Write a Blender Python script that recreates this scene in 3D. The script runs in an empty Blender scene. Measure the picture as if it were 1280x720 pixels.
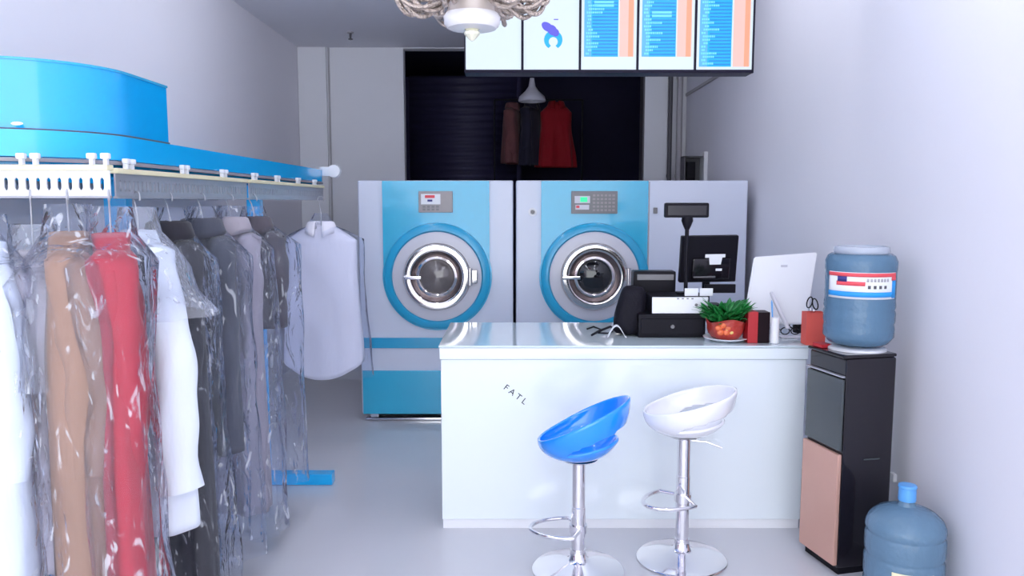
import bpy, bmesh, math, random
from mathutils import Vector, Matrix, noise

random.seed(7)
sc = bpy.context.scene
COL = sc.collection
PI = math.pi

# ------------------------------------------------------------------ camera
CAMZ, PITCH, FPX = 1.65, math.radians(6.16), 1000.0
cd = bpy.data.cameras.new('camera')
cam = bpy.data.objects.new('camera', cd)
COL.objects.link(cam)
cam.location = (0, 0, CAMZ)
cam.rotation_euler = (PI / 2 - PITCH, 0, 0)
cd.sensor_width = 36.0
cd.lens = 36.0 * FPX / 1280.0
cd.clip_start = 0.05
sc.camera = cam


def P(u, v, y):
    """point of the plane at depth y seen at photo pixel (u, v)"""
    a, b = (u - 640) / FPX, (360 - v) / FPX
    dx, dy, dz = a, math.cos(PITCH) + b * math.sin(PITCH), -math.sin(PITCH) + b * math.cos(PITCH)
    t = y / dy
    return Vector((dx * t, y, CAMZ + dz * t))


# --------------------------------------------------------------- materials
def mat(name, color, rough=0.5, metal=0.0, spec=0.5, noise_amt=0.0, noise_scale=8.0, bump=0.0, bump_scale=30.0,
        stretch=(1, 1, 1), coat=0.0, emit=None, emit_s=0.0, sheen=0.0):
    m = bpy.data.materials.new(name)
    m.use_nodes = True
    nt = m.node_tree
    b = nt.nodes['Principled BSDF']
    b.inputs['Roughness'].default_value = rough
    b.inputs['Metallic'].default_value = metal
    b.inputs['Specular IOR Level'].default_value = spec
    b.inputs['Coat Weight'].default_value = coat
    b.inputs['Coat Roughness'].default_value = 0.06
    b.inputs['Sheen Weight'].default_value = sheen
    c = (*color, 1)
    tc = nt.nodes.new('ShaderNodeTexCoord')
    mp = nt.nodes.new('ShaderNodeMapping')
    mp.inputs['Scale'].default_value = stretch
    nt.links.new(tc.outputs['Object'], mp.inputs['Vector'])
    n = nt.nodes.new('ShaderNodeTexNoise')
    n.inputs['Scale'].default_value = noise_scale
    n.inputs['Detail'].default_value = 4
    nt.links.new(mp.outputs[0], n.inputs['Vector'])
    r = nt.nodes.new('ShaderNodeMapRange')
    r.inputs['To Min'].default_value = 1 - noise_amt
    r.inputs['To Max'].default_value = 1 + noise_amt
    nt.links.new(n.outputs['Fac'], r.inputs['Value'])
    mx = nt.nodes.new('ShaderNodeVectorMath')
    mx.operation = 'SCALE'
    mx.inputs[0].default_value = color
    nt.links.new(r.outputs[0], mx.inputs['Scale'])
    nt.links.new(mx.outputs[0], b.inputs['Base Color'])
    if bump:
        n2 = nt.nodes.new('ShaderNodeTexNoise')
        n2.inputs['Scale'].default_value = bump_scale
        n2.inputs['Detail'].default_value = 3
        nt.links.new(mp.outputs[0], n2.inputs['Vector'])
        bp = nt.nodes.new('ShaderNodeBump')
        bp.inputs['Strength'].default_value = bump
        bp.inputs['Distance'].default_value = 0.02
        nt.links.new(n2.outputs['Fac'], bp.inputs['Height'])
        nt.links.new(bp.outputs[0], b.inputs['Normal'])
    if emit:
        b.inputs['Emission Color'].default_value = (*emit, 1)
        b.inputs['Emission Strength'].default_value = emit_s
    return m


def s2l(r, g, b):
    f = lambda c: (c / 255 / 12.92) if c / 255 <= 0.04045 else ((c / 255 + 0.055) / 1.055) ** 2.4
    return (f(r), f(g), f(b))


def plastic_film(name, haze=0.16, gloss=0.30, tint=(0.93, 0.95, 1.0), wrinkle=0.9, crease=0.38):
    m = bpy.data.materials.new(name)
    m.use_nodes = True
    nt = m.node_tree
    nt.nodes.remove(nt.nodes['Principled BSDF'])
    out = nt.nodes['Material Output']
    tr = nt.nodes.new('ShaderNodeBsdfTransparent')
    tr.inputs['Color'].default_value = (*tint, 1)
    gl = nt.nodes.new('ShaderNodeBsdfGlossy')
    gl.inputs['Roughness'].default_value = 0.09
    gl.inputs['Color'].default_value = (0.95, 0.95, 1, 1)
    df = nt.nodes.new('ShaderNodeBsdfDiffuse')
    df.inputs['Color'].default_value = (0.85, 0.87, 0.93, 1)
    tc = nt.nodes.new('ShaderNodeTexCoord')
    mp = nt.nodes.new('ShaderNodeMapping')
    mp.inputs['Scale'].default_value = (1, 1, 0.45)
    oi = nt.nodes.new('ShaderNodeObjectInfo')
    sc_ = nt.nodes.new('ShaderNodeMath')
    sc_.operation = 'MULTIPLY'
    sc_.inputs[1].default_value = 23.0
    nt.links.new(oi.outputs['Random'], sc_.inputs[0])
    shift = nt.nodes.new('ShaderNodeVectorMath')
    nt.links.new(tc.outputs['Object'], shift.inputs[0])
    nt.links.new(sc_.outputs[0], shift.inputs[1])
    nt.links.new(shift.outputs[0], mp.inputs['Vector'])
    nz = nt.nodes.new('ShaderNodeTexNoise')
    nz.inputs['Scale'].default_value = 11
    nz.inputs['Detail'].default_value = 3
    nz.inputs['Distortion'].default_value = 1.2
    nt.links.new(mp.outputs[0], nz.inputs['Vector'])
    bp = nt.nodes.new('ShaderNodeBump')
    bp.inputs['Strength'].default_value = wrinkle
    bp.inputs['Distance'].default_value = 0.05
    nt.links.new(nz.outputs['Fac'], bp.inputs['Height'])
    nt.links.new(bp.outputs[0], gl.inputs['Normal'])
    m1 = nt.nodes.new('ShaderNodeMixShader')
    st = nt.nodes.new('ShaderNodeTexNoise')
    st.inputs['Scale'].default_value = 7
    st.inputs['Detail'].default_value = 2
    st.inputs['Distortion'].default_value = 2.2
    mp2 = nt.nodes.new('ShaderNodeMapping')
    mp2.inputs['Scale'].default_value = (2.2, 2.2, 0.8)
    mp2.inputs['Rotation'].default_value = (0.35, 0.25, 0)
    nt.links.new(shift.outputs[0], mp2.inputs['Vector'])
    nt.links.new(mp2.outputs[0], st.inputs['Vector'])
    mr = nt.nodes.new('ShaderNodeMapRange')
    mr.interpolation_type = 'SMOOTHSTEP'
    mr.inputs['From Min'].default_value = 0.60
    mr.inputs['From Max'].default_value = 0.72
    mr.inputs['To Min'].default_value = haze
    mr.inputs['To Max'].default_value = haze + crease
    nt.links.new(st.outputs['Fac'], mr.inputs['Value'])
    nt.links.new(mr.outputs[0], m1.inputs[0])
    nt.links.new(tr.outputs[0], m1.inputs[1])
    nt.links.new(df.outputs[0], m1.inputs[2])
    fr = nt.nodes.new('ShaderNodeLayerWeight')
    fr.inputs['Blend'].default_value = gloss
    nt.links.new(bp.outputs[0], fr.inputs['Normal'])
    m2 = nt.nodes.new('ShaderNodeMixShader')
    nt.links.new(fr.outputs['Fresnel'], m2.inputs[0])
    nt.links.new(m1.outputs[0], m2.inputs[1])
    nt.links.new(gl.outputs[0], m2.inputs[2])
    nt.links.new(m2.outputs[0], out.inputs['Surface'])
    return m


def bottle_plastic(name, color, clear=0.45):
    m = bpy.data.materials.new(name)
    m.use_nodes = True
    nt = m.node_tree
    b = nt.nodes['Principled BSDF']
    out = nt.nodes['Material Output']
    b.inputs['Base Color'].default_value = (*color, 1)
    b.inputs['Roughness'].default_value = 0.12
    nz = nt.nodes.new('ShaderNodeTexNoise')
    nz.inputs['Scale'].default_value = 14
    bp = nt.nodes.new('ShaderNodeBump')
    bp.inputs['Strength'].default_value = 0.25
    bp.inputs['Distance'].default_value = 0.02
    nt.links.new(nz.outputs['Fac'], bp.inputs['Height'])
    nt.links.new(bp.outputs[0], b.inputs['Normal'])
    tr = nt.nodes.new('ShaderNodeBsdfTransparent')
    tr.inputs['Color'].default_value = (min(1, color[0] * 2.2), min(1, color[1] * 1.9), min(1, color[2] * 1.6), 1)
    mx = nt.nodes.new('ShaderNodeMixShader')
    mx.inputs[0].default_value = clear
    nt.links.new(b.outputs[0], mx.inputs[1])
    nt.links.new(tr.outputs[0], mx.inputs[2])
    nt.links.new(mx.outputs[0], out.inputs['Surface'])
    return m


M = {}
M['wall'] = mat('wall_paint', (0.80, 0.785, 0.85), 0.6, noise_amt=0.012, noise_scale=3, spec=0.3)
M['wallback'] = mat('back_wall_paint', (0.84, 0.84, 0.88), 0.6, noise_amt=0.015, noise_scale=3, spec=0.3)
M['ceil'] = mat('ceiling_paint', (0.80, 0.80, 0.86), 0.7, noise_amt=0.015, noise_scale=3, spec=0.2)
M['floor'] = mat('floor_tile', (0.60, 0.595, 0.635), 0.22, noise_amt=0.03, noise_scale=2.2, spec=0.5)
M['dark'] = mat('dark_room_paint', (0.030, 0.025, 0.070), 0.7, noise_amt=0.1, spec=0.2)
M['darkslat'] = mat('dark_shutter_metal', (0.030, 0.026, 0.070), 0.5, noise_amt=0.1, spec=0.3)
M['pipe'] = mat('grey_pipe_paint', (0.42, 0.40, 0.43), 0.5, noise_amt=0.03)
M['pipedark'] = mat('dark_pipe_paint', (0.09, 0.085, 0.10), 0.5, noise_amt=0.05)
M['blue'] = mat('conveyor_blue_enamel', (0.004, 0.42, 0.86), 0.22, noise_amt=0.03, coat=0.5)
M['blue_hood'] = mat('hood_blue_enamel', (0.003, 0.36, 0.78), 0.16, noise_amt=0.03, coat=0.6)
M['blue2'] = mat('machine_blue_enamel', (0.035, 0.44, 0.68), 0.22, noise_amt=0.02, coat=0.5)
M['blue3'] = mat('machine_ring_blue', (0.018, 0.35, 0.60), 0.28, noise_amt=0.02, coat=0.3)
M['silver'] = mat('machine_silver_enamel', (0.64, 0.67, 0.79), 0.32, metal=0.0, noise_amt=0.02, noise_scale=3, coat=0.2)
M['silver_disc'] = mat('door_grey_plastic', (0.62, 0.61, 0.68), 0.3, noise_amt=0.02)
M['chrome'] = mat('polished_chrome', (0.84, 0.82, 0.85), 0.10, metal=1.0, noise_amt=0.02)
M['chromewarm'] = mat('door_chrome', (0.80, 0.74, 0.72), 0.12, metal=1.0, noise_amt=0.04)
M['darkmetal'] = mat('dark_door_metal', (0.16, 0.12, 0.12), 0.25, metal=0.7, noise_amt=0.1)
M['porthole'] = mat('porthole_glass_smoky', (0.15, 0.13, 0.13), 0.06, noise_amt=0.5, noise_scale=9, coat=0.5)
M['portholedark'] = mat('porthole_glass_black', (0.012, 0.012, 0.016), 0.05, noise_amt=0.4, noise_scale=9, coat=0.5)
M['black'] = mat('black_plastic', (0.010, 0.009, 0.014), 0.35, noise_amt=0.06, spec=0.10)
M['blackgloss'] = mat('black_gloss_plastic', (0.011, 0.009, 0.014), 0.12, spec=0.3, noise_amt=0.05, coat=0.4)
M['blackcloth'] = mat('black_nylon', (0.010, 0.009, 0.015), 0.6, noise_amt=0.1, spec=0.12, bump=0.4, bump_scale=20)
M['panelgrey'] = mat('control_panel_grey', (0.17, 0.165, 0.18), 0.3, noise_amt=0.08, noise_scale=30)
M['panelbrown'] = mat('control_panel_taupe', (0.30, 0.27, 0.28), 0.3, noise_amt=0.06, noise_scale=30)
M['white'] = mat('white_plastic', (0.82, 0.82, 0.86), 0.3, noise_amt=0.01)
M['whitegloss'] = mat('white_gloss_lacquer', (0.80, 0.855, 0.905), 0.14, noise_amt=0.008, noise_scale=2, coat=0.4)
M['countertop'] = mat('white_glass_top', (0.62, 0.71, 0.76), 0.07, noise_amt=0.01, noise_scale=2, coat=0.6)
M['zinc'] = mat('zinc_plate', (0.46, 0.46, 0.50), 0.35, metal=0.6, noise_amt=0.06, noise_scale=20)
M['whiteplate'] = mat('white_slotted_plate', (0.84, 0.82, 0.86), 0.35, noise_amt=0.01)
M['yellow'] = mat('pale_yellow_strip', (0.80, 0.74, 0.50), 0.5, noise_amt=0.04)
M['rubber'] = mat('grey_rubber', (0.25, 0.24, 0.27), 0.5, noise_amt=0.05)
M['stoolblue'] = mat('stool_blue_abs', (0.012, 0.28, 0.95), 0.14, noise_amt=0.02, coat=0.6)
M['stoolwhite'] = mat('stool_white_abs', (0.86, 0.85, 0.90), 0.16, noise_amt=0.01, coat=0.5)
M['rose'] = mat('rose_gold_panel', s2l(205, 160, 145), 0.28, metal=0.25, noise_amt=0.02)
M['darkglass'] = mat('dark_green_glass', (0.045, 0.055, 0.060), 0.10, noise_amt=0.05, coat=0.5)
M['bottle'] = bottle_plastic('blue_water_bottle', (0.135, 0.25, 0.38), 0.28)
M['bottletop'] = bottle_plastic('clear_bottle_end', (0.62, 0.66, 0.76), 0.45)
M['bottle2'] = bottle_plastic('blue_grey_water_bottle', (0.17, 0.29, 0.42), 0.30)
M['cap'] = mat('blue_bottle_cap', s2l(90, 160, 225), 0.3, noise_amt=0.03)
M['paper'] = mat('white_paper', (0.82, 0.83, 0.87), 0.7, noise_amt=0.01)
M['paperred'] = mat('red_print', s2l(226, 80, 90), 0.6, noise_amt=0.05)
M['paperblue'] = mat('blue_print', s2l(40, 150, 225), 0.6, noise_amt=0.05)
M['paperdark'] = mat('navy_print', s2l(50, 50, 120), 0.6, noise_amt=0.1)
M['redbox'] = mat('dark_red_card', s2l(178, 30, 40), 0.5, noise_amt=0.05)
M['salmon'] = mat('salmon_card', s2l(222, 92, 82), 0.55, noise_amt=0.03)
M['brownbox'] = mat('brown_black_card', s2l(30, 18, 24), 0.4, noise_amt=0.1, spec=0.1)
M['leaf'] = mat('leaf_green', s2l(20, 118, 50), 0.45, noise_amt=0.45, noise_scale=25)
M['pot'] = mat('orange_red_glaze', s2l(178, 58, 50), 0.3, noise_amt=0.5, noise_scale=14, coat=0.3, bump=0.5, bump_scale=22)
M['potflower'] = mat('orange_flower_glaze', s2l(226, 110, 66), 0.35, noise_amt=0.2, noise_scale=30)
M['potgold'] = mat('pale_gold_print', s2l(235, 200, 120), 0.4, noise_amt=0.1)
M['gold'] = mat('antique_silver_gold', (0.50, 0.41, 0.36), 0.30, metal=0.5, noise_amt=0.35, noise_scale=60, bump=0.8, bump_scale=70)
M['cream'] = mat('cream_enamel', (0.80, 0.77, 0.78), 0.3, noise_amt=0.02)
M['creamglass'] = mat('cream_crystal', (0.80, 0.78, 0.62), 0.15, noise_amt=0.05, coat=0.5)
M['frame'] = mat('sign_frame_navy', (0.012, 0.010, 0.024), 0.35, noise_amt=0.05, spec=0.1)
M['film'] = plastic_film('clear_garment_film', 0.05, 0.10)
M['film2'] = plastic_film('hazy_garment_film', 0.16, 0.16)


M['film3'] = plastic_film('smooth_garment_film', 0.04, 0.08, wrinkle=0.35, crease=0.0)


def emitmat(name, color, s):
    return mat(name, color, 0.4, emit=color, emit_s=s, noise_amt=0.0) if s > 2 else mat(name, tuple(c * 0.25 for c in color), 0.4, emit=color, emit_s=s, noise_amt=0.0)


SE = 1.0
M['lit_white'] = emitmat('lightbox_white', (0.68, 0.79, 0.90), 0.66)
M['lit_blue'] = emitmat('lightbox_blue', s2l(0, 175, 245), 0.66)
M['lit_pale'] = emitmat('lightbox_pale_blue', s2l(95, 185, 245), 0.58)
M['lit_text'] = emitmat('lightbox_light_text', s2l(120, 226, 250), 0.60)
M['lit_darkblue'] = emitmat('lightbox_row_blue', s2l(0, 142, 228), 0.56)
M['lit_salmon'] = emitmat('lightbox_salmon', s2l(246, 200, 190), 0.58)
M['lit_orange'] = emitmat('lightbox_orange', s2l(248, 170, 135), 0.58)
M['lit_purple'] = emitmat('lightbox_purple', s2l(96, 92, 225), 0.58)
M['lit_green'] = emitmat('green_lcd', s2l(40, 235, 160), 0.8)
M['lit_added_tube'] = emitmat('added_tube_glow', (0.90, 0.93, 1.0), 22.0)  # glow of the out-of-view tubes added for brightness
M['lit_bulb'] = emitmat('bulb_glow', (1.0, 0.92, 0.85), 3.0)


def cloth(name, rgb, amt=0.08, rough=0.75, sheen=0.15):
    return mat(name, s2l(*rgb), rough, noise_amt=amt, noise_scale=10, bump=0.35, bump_scale=14, stretch=(1, 1, 0.35), sheen=sheen, spec=0.25)


M['c_white'] = cloth('white_wool', (232, 238, 250), 0.01)
M['c_ivory'] = cloth('ivory_cloth', (238, 232, 240), 0.02)
M['c_beige'] = cloth('pale_beige_cloth', (205, 192, 196), 0.05)
M['c_brown'] = cloth('camel_brown_wool', (160, 122, 100), 0.10)
M['c_red'] = cloth('rose_red_wool', (176, 32, 56), 0.2)
M['c_darkred'] = cloth('deep_red_lining', (130, 10, 35), 0.10)
M['c_black'] = cloth('black_wool', (42, 40, 48), 0.15)
M['c_char'] = cloth('charcoal_wool', (70, 72, 84), 0.15)
M['c_grey'] = cloth('silver_grey_cloth', (160, 152, 162), 0.16)
M['c_slate'] = cloth('slate_grey_cloth', (84, 78, 86), 0.16)
M['c_shirt'] = cloth('white_shirt_cloth', (240, 236, 246), 0.01)
M['c_backred'] = cloth('back_red_cloth', (150, 10, 28), 0.2)
M['c_backpink'] = cloth('dusty_pink_cloth', (115, 70, 72), 0.1)
M['c_navy'] = cloth('navy_cloth', (38, 36, 56), 0.1)


# ------------------------------------------------------------ mesh builder
class MB:
    def __init__(self):
        self.bm = bmesh.new()

    def _add(self, verts, faces):
        vs = [self.bm.verts.new(v) for v in verts]
        for f in faces:
            try:
                self.bm.faces.new([vs[i] for i in f])
            except ValueError:
                pass
        return vs

    def box(self, x0, x1, y0, y1, z0, z1, bevel=0.0, seg=2, mtx=None):
        vs = self._add([(x, y, z) for x in (x0, x1) for y in (y0, y1) for z in (z0, z1)],
                       [(0, 1, 3, 2), (4, 6, 7, 5), (0, 4, 5, 1), (2, 3, 7, 6), (0, 2, 6, 4), (1, 5, 7, 3)])
        if mtx is not None:
            for v in vs:
                v.co = mtx @ v.co
        if bevel:
            es = {e for v in vs for e in v.link_edges}
            bmesh.ops.bevel(self.bm, geom=list(es), offset=bevel, segments=seg, affect='EDGES', profile=0.5)
        return self

    def loft(self, rings, close=True, cap0=False, cap1=False):
        prev = None
        allr = []
        for r in rings:
            cur = [self.bm.verts.new(p) for p in r]
            allr.append(cur)
            if prev:
                n = len(cur)
                for i in range(n if close else n - 1):
                    j = (i + 1) % n
                    self.bm.faces.new((prev[i], prev[j], cur[j], cur[i]))
            prev = cur
        if cap0:
            self.bm.faces.new(list(reversed(allr[0])))
        if cap1:
            self.bm.faces.new(allr[-1])
        return allr

    def lathe(self, prof, c=(0, 0, 0), axis='z', n=40, cap0=True, cap1=True, a0=0, a1=2 * PI):
        """prof: list of (r, h) along the axis"""
        rings = []
        for r, h in prof:
            ring = []
            for i in range(n):
                t = a0 + (a1 - a0) * i / n
                x, y = r * math.cos(t), r * math.sin(t)
                if axis == 'z':
                    p = (c[0] + x, c[1] + y, c[2] + h)
                elif axis == 'y':
                    p = (c[0] + x, c[1] + h, c[2] + y)
                else:
                    p = (c[0] + h, c[1] + x, c[2] + y)
                ring.append(p)
            rings.append(ring)
        self.loft(rings, True, cap0, cap1)
        return self

    def tube(self, pts, r, n=10, closed=False, flat=1.0, twist=0.0):
        pts = [Vector(p) for p in pts]
        m = len(pts)
        rings = []
        up = Vector((0, 0, 1))
        prevn = None
        for i, p in enumerate(pts):
            if closed:
                t = (pts[(i + 1) % m] - pts[i - 1]).normalized()
            else:
                t = (pts[min(i + 1, m - 1)] - pts[max(i - 1, 0)]).normalized()
            if prevn is None:
                a = up if abs(t.z) < 0.9 else Vector((0, 1, 0))
                nn = (a - t * a.dot(t)).normalized()
            else:
                nn = (prevn - t * prevn.dot(t)).normalized()
            prevn = nn
            bb = t.cross(nn)
            rr = r[i] if isinstance(r, (list, tuple)) else r
            rings.append([p + nn * rr * math.cos(2 * PI * k / n + twist * i) + bb * rr * flat * math.sin(2 * PI * k / n + twist * i) for k in range(n)])
        if closed:
            rings.append(rings[0])
            self.loft(rings)
            bmesh.ops.remove_doubles(self.bm, verts=self.bm.verts, dist=1e-6)
        else:
            self.loft(rings, True, True, True)
        return self

    def prism(self, poly, d0, d1, axis='y'):
        """polygon of (a, b) extruded from d0 to d1 along the axis"""
        def mk(a, b, d):
            return (a, d, b) if axis == 'y' else ((a, b, d) if axis == 'z' else (d, a, b))
        A = [self.bm.verts.new(mk(a, b, d0)) for a, b in poly]
        B = [self.bm.verts.new(mk(a, b, d1)) for a, b in poly]
        n = len(poly)
        self.bm.faces.new(A)
        self.bm.faces.new(list(reversed(B)))
        for i in range(n):
            j = (i + 1) % n
            self.bm.faces.new((A[j], A[i], B[i], B[j]))
        return self

    def ball(self, c, r, sx=1, sy=1, sz=1, n=16):
        prof = [(max(1e-4, math.sin(PI * i / n)) * r, -math.cos(PI * i / n) * r) for i in range(n + 1)]
        rings = [[(c[0] + rr * math.cos(2 * PI * k / (2 * n)) * sx, c[1] + rr * math.sin(2 * PI * k / (2 * n)) * sy, c[2] + h * sz)
                  for k in range(2 * n)] for rr, h in prof]
        self.loft(rings, True, True, True)
        return self

    def xf(self, m):
        bmesh.ops.transform(self.bm, matrix=m, verts=self.bm.verts)
        return self

    def build(self, name, material, parent=None, smooth=True, solid=0.0, subsurf=0, world=True, angle=40, solid_off=0.0):
        bm = self.bm
        bmesh.ops.recalc_face_normals(bm, faces=bm.faces)
        me = bpy.data.meshes.new(name)
        off = Vector((0, 0, 0))
        if parent is None:
            if world and len(bm.verts):
                xs = [v.co.x for v in bm.verts]; ys = [v.co.y for v in bm.verts]; zs = [v.co.z for v in bm.verts]
                off = Vector(((min(xs) + max(xs)) / 2, (min(ys) + max(ys)) / 2, min(zs)))
        elif world:
            r = parent
            while r.parent:
                r = r.parent
            off = Vector(r.location)
        if off.length:
            bmesh.ops.translate(bm, vec=-off, verts=bm.verts)
        bm.to_mesh(me)
        bm.free()
        mats = material if isinstance(material, (list, tuple)) else [material]
        for mm in mats:
            me.materials.append(mm)
        if smooth:
            me.polygons.foreach_set('use_smooth', [True] * len(me.polygons))
            me.set_sharp_from_angle(angle=math.radians(angle))
        o = bpy.data.objects.new(name, me)
        COL.objects.link(o)
        if parent is None:
            o.location = off
        else:
            o.parent = parent
        if solid:
            s = o.modifiers.new('solid', 'SOLIDIFY')
            s.thickness = solid
            s.offset = solid_off
        if smooth and not solid and not subsurf and len(me.polygons) < 3000:
            wn = o.modifiers.new('even_shading', 'WEIGHTED_NORMAL')
            wn.keep_sharp = True
        if subsurf:
            s = o.modifiers.new('sub', 'SUBSURF')
            s.levels = subsurf
            s.render_levels = subsurf
        return o


def tag(o, label, cat, group=None):
    o['label'] = label
    o['category'] = cat
    if group:
        o['group'] = group
    return o


def thing(name, label, cat, loc, group=None, rotz=0.0):
    o = bpy.data.objects.new(name, None)
    o.empty_display_size = 0.1
    COL.objects.link(o)
    o.location = loc
    o.rotation_euler = (0, 0, rotz)
    return tag(o, label, cat, group)


def struct(o, label=None):
    o['kind'] = 'structure'
    if label:
        o['label'] = label
    return o


def copy_tree(o, parent=None):
    c = o.copy()
    COL.objects.link(c)
    c.parent = parent
    for ch in list(o.children):
        copy_tree(ch, c)
    return c


# ==================================================================== ROOM
XL, XR, YB, YF, ZC = -2.19, 1.80, 8.40, -1.30, 3.22
OX0, OX1 = P(505, 150, YB).x, P(803, 150, YB).x
struct(MB().box(XL - .15, XR + .15, YF, 11.2, -0.1, 0.0).build('floor', M['floor'], smooth=False), 'pale glossy tiled floor')
struct(MB().box(XL - .15, XR + .15, YF, YB, ZC, ZC + 0.1).build('ceiling', M['ceil'], smooth=False), 'grey painted ceiling')
struct(MB().box(XL - .15, XL, YF, YB + .15, 0.001, ZC - .001).build('wall_left', M['wall'], smooth=False), 'pale lavender side wall behind the clothes conveyor')
struct(MB().box(XR, XR + .15, YF, YB + .15, 0.001, ZC - .001).build('wall_right', M['wall'], smooth=False), 'pale lavender side wall behind the water dispenser')
struct(MB().box(XL + .002, OX0, YB, YB + .15, 0.001, ZC - .001).box(OX1, XR - .002, YB, YB + .15, 0.001, ZC - .001)
       .box(OX0 - .001, OX1 + .001, YB, YB + .15, ZC - 0.012, ZC - .001).build('wall_back', M['wallback'], smooth=False), 'grey white back wall beside the dark opening')
# column strip at the back left corner and its dark joint
struct(MB().box(XL + .004, P(409, 100, YB).x, YB - .05, YB - .001, 0.002, ZC - .004, bevel=.004).build('trim_1', M['wallback'], smooth=False), 'narrow upright wall panel in the back corner')
struct(MB().box(P(410.5, 100, YB).x, P(412.5, 100, YB).x, YB - .012, YB - .001, 0.002, ZC - .004).build('trim_2', M['pipe'], smooth=False), 'thin upright joint strip')
# column right of the opening
struct(MB().box(OX1 + .012, P(833, 150, YB).x, YB - .06, YB - .001, 0.002, ZC - .004, bevel=.004).build('trim_3', M['wallback'], smooth=False), 'upright pillar face right of the dark opening')
# dark back room
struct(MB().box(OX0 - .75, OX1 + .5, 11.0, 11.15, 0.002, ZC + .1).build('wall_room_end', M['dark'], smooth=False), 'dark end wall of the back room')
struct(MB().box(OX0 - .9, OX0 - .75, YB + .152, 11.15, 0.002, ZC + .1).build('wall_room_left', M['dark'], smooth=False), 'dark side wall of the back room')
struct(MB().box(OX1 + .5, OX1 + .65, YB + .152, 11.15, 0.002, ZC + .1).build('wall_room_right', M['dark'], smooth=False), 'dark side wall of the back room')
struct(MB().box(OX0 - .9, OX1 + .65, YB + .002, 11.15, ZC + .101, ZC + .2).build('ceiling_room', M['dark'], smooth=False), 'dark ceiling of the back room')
# dark jamb faces of the opening
struct(MB().box(OX1 - .004, OX1 + .012, YB - .058, YB + .15, 0.003, ZC - .014).build('trim_4', M['pipedark'], smooth=False), 'dark edge of the opening')
# trunking along the right wall
struct(MB().box(XR - .018, XR - .001, 6.6, YB - .01, 2.725, 2.755, bevel=.004).build('trim_5', M['pipe'], smooth=False), 'thin grey trunking along the side wall')

# shutter in the back room
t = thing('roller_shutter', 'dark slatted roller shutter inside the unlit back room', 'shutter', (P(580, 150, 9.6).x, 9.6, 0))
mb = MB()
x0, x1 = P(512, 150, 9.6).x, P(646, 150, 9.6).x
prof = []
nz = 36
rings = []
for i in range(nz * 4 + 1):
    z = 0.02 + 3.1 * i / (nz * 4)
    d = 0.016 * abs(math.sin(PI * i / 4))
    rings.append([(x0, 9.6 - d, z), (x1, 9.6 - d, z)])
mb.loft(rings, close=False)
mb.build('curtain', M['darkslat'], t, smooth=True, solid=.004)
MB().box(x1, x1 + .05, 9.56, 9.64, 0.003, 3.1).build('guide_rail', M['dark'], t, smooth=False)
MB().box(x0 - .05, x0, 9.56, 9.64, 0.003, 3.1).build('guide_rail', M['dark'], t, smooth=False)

# pipes in the right back corner
for i, (u, r, mt, lab) in enumerate(((836.5, .022, 'pipedark', 'dark thin upright pipe beside the pillar, left of the pair'),
                                     (848, .030, 'pipe', 'grey thicker upright pipe next to the wall corner'))):
    p = P(u, 150, YB - .05)
    tag(MB().lathe([(r, 0.003), (r, ZC - .004)], (p.x, YB - .1, 0), n=20).box(p.x - r * .6, p.x + r * .6, YB - .1, YB - .005, 1.9, 1.93)
        .box(p.x - r * .6, p.x + r * .6, YB - .1, YB - .005, 2.9, 2.93).build('wall_pipe', M[mt]), lab, 'pipe', 'upright pipes in the back corner')

# electric meter box on the right wall
pb = P(865, 212, 7.6)
t = thing('mounted_meter_box', 'dark open wall box with a white door edge high on the side wall', 'wall box', (XR - .09, 7.6, 1.62))
zb, zt = P(865, 236, 7.6).z, P(865, 196, 7.6).z
bx0, bx1 = P(851, 210, 7.6).x, XR - .001
mb = MB()
mb.box(bx0, bx1, 7.60, 7.62, zb, zt).box(bx0, bx0 + .012, 7.45, 7.60, zb, zt).box(bx0, bx1, 7.45, 7.60, zt - .012, zt)
mb.box(bx0, bx1, 7.45, 7.60, zb, zb + .012)
mb.build('case', M['pipedark'], t, smooth=False)
MB().box(bx1 - .035, bx1, 7.43, 7.60, zb - .01, zt + .04, bevel=.003).build('door', M['white'], t)
MB().box(bx0 + .04, bx0 + .12, 7.52, 7.60, zb + .04, zt - .05, bevel=.004).build('meter', M['black'], t)

# small ceiling fitting
pc = P(438, 40, 7.65)
t = thing('ceiling_sprinkler', 'tiny dark sprinkler head on the grey ceiling near the back wall', 'sprinkler', (pc.x, 7.65, ZC - .06))
MB().lathe([(.03, ZC - .012), (.03, ZC - .0005)], (pc.x, 7.65, 0), n=16).build('rosette', M['pipe'], t)
MB().lathe([(.004, ZC - .075), (.022, ZC - .07), (.022, ZC - .064), (.008, ZC - .06), (.012, ZC - .0125)], (pc.x, 7.65, 0), n=16).build('nozzle', M['pipedark'], t)

# wall plug beside the dispenser
tag(MB().box(XR - .02, XR - .0005, 3.62, 3.66, P(1117, 591, 3.7).z - .02, P(1117, 591, 3.7).z + .02, bevel=.005).build('wall_plug', M['white']),
    'tiny white plug on the wall beside the black water dispenser', 'plug')

# unseen tube lights added under the ceiling to brighten the room
for i, (x, y) in enumerate(((-0.95, 0.7), (0.95, 0.7), (-0.95, 2.9), (0.95, 2.9), (-0.95, 5.0), (0.95, 5.0))):
    t = thing('added_ceiling_light', 'added white ceiling tube light, out of view, brightening the shop', 'added light', (x, y, ZC - .06), 'added tube lights along the shop ceiling')
    MB().box(x - .07, x + .07, y - .75, y + .75, ZC - .03, ZC - .0005, bevel=.004).build('housing', M['white'], t)
    MB().lathe([(.02, -.7), (.02, .7)], (x, y, ZC - .052), axis='y', n=16).build('tube', M['lit_added_tube'], t)

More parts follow.
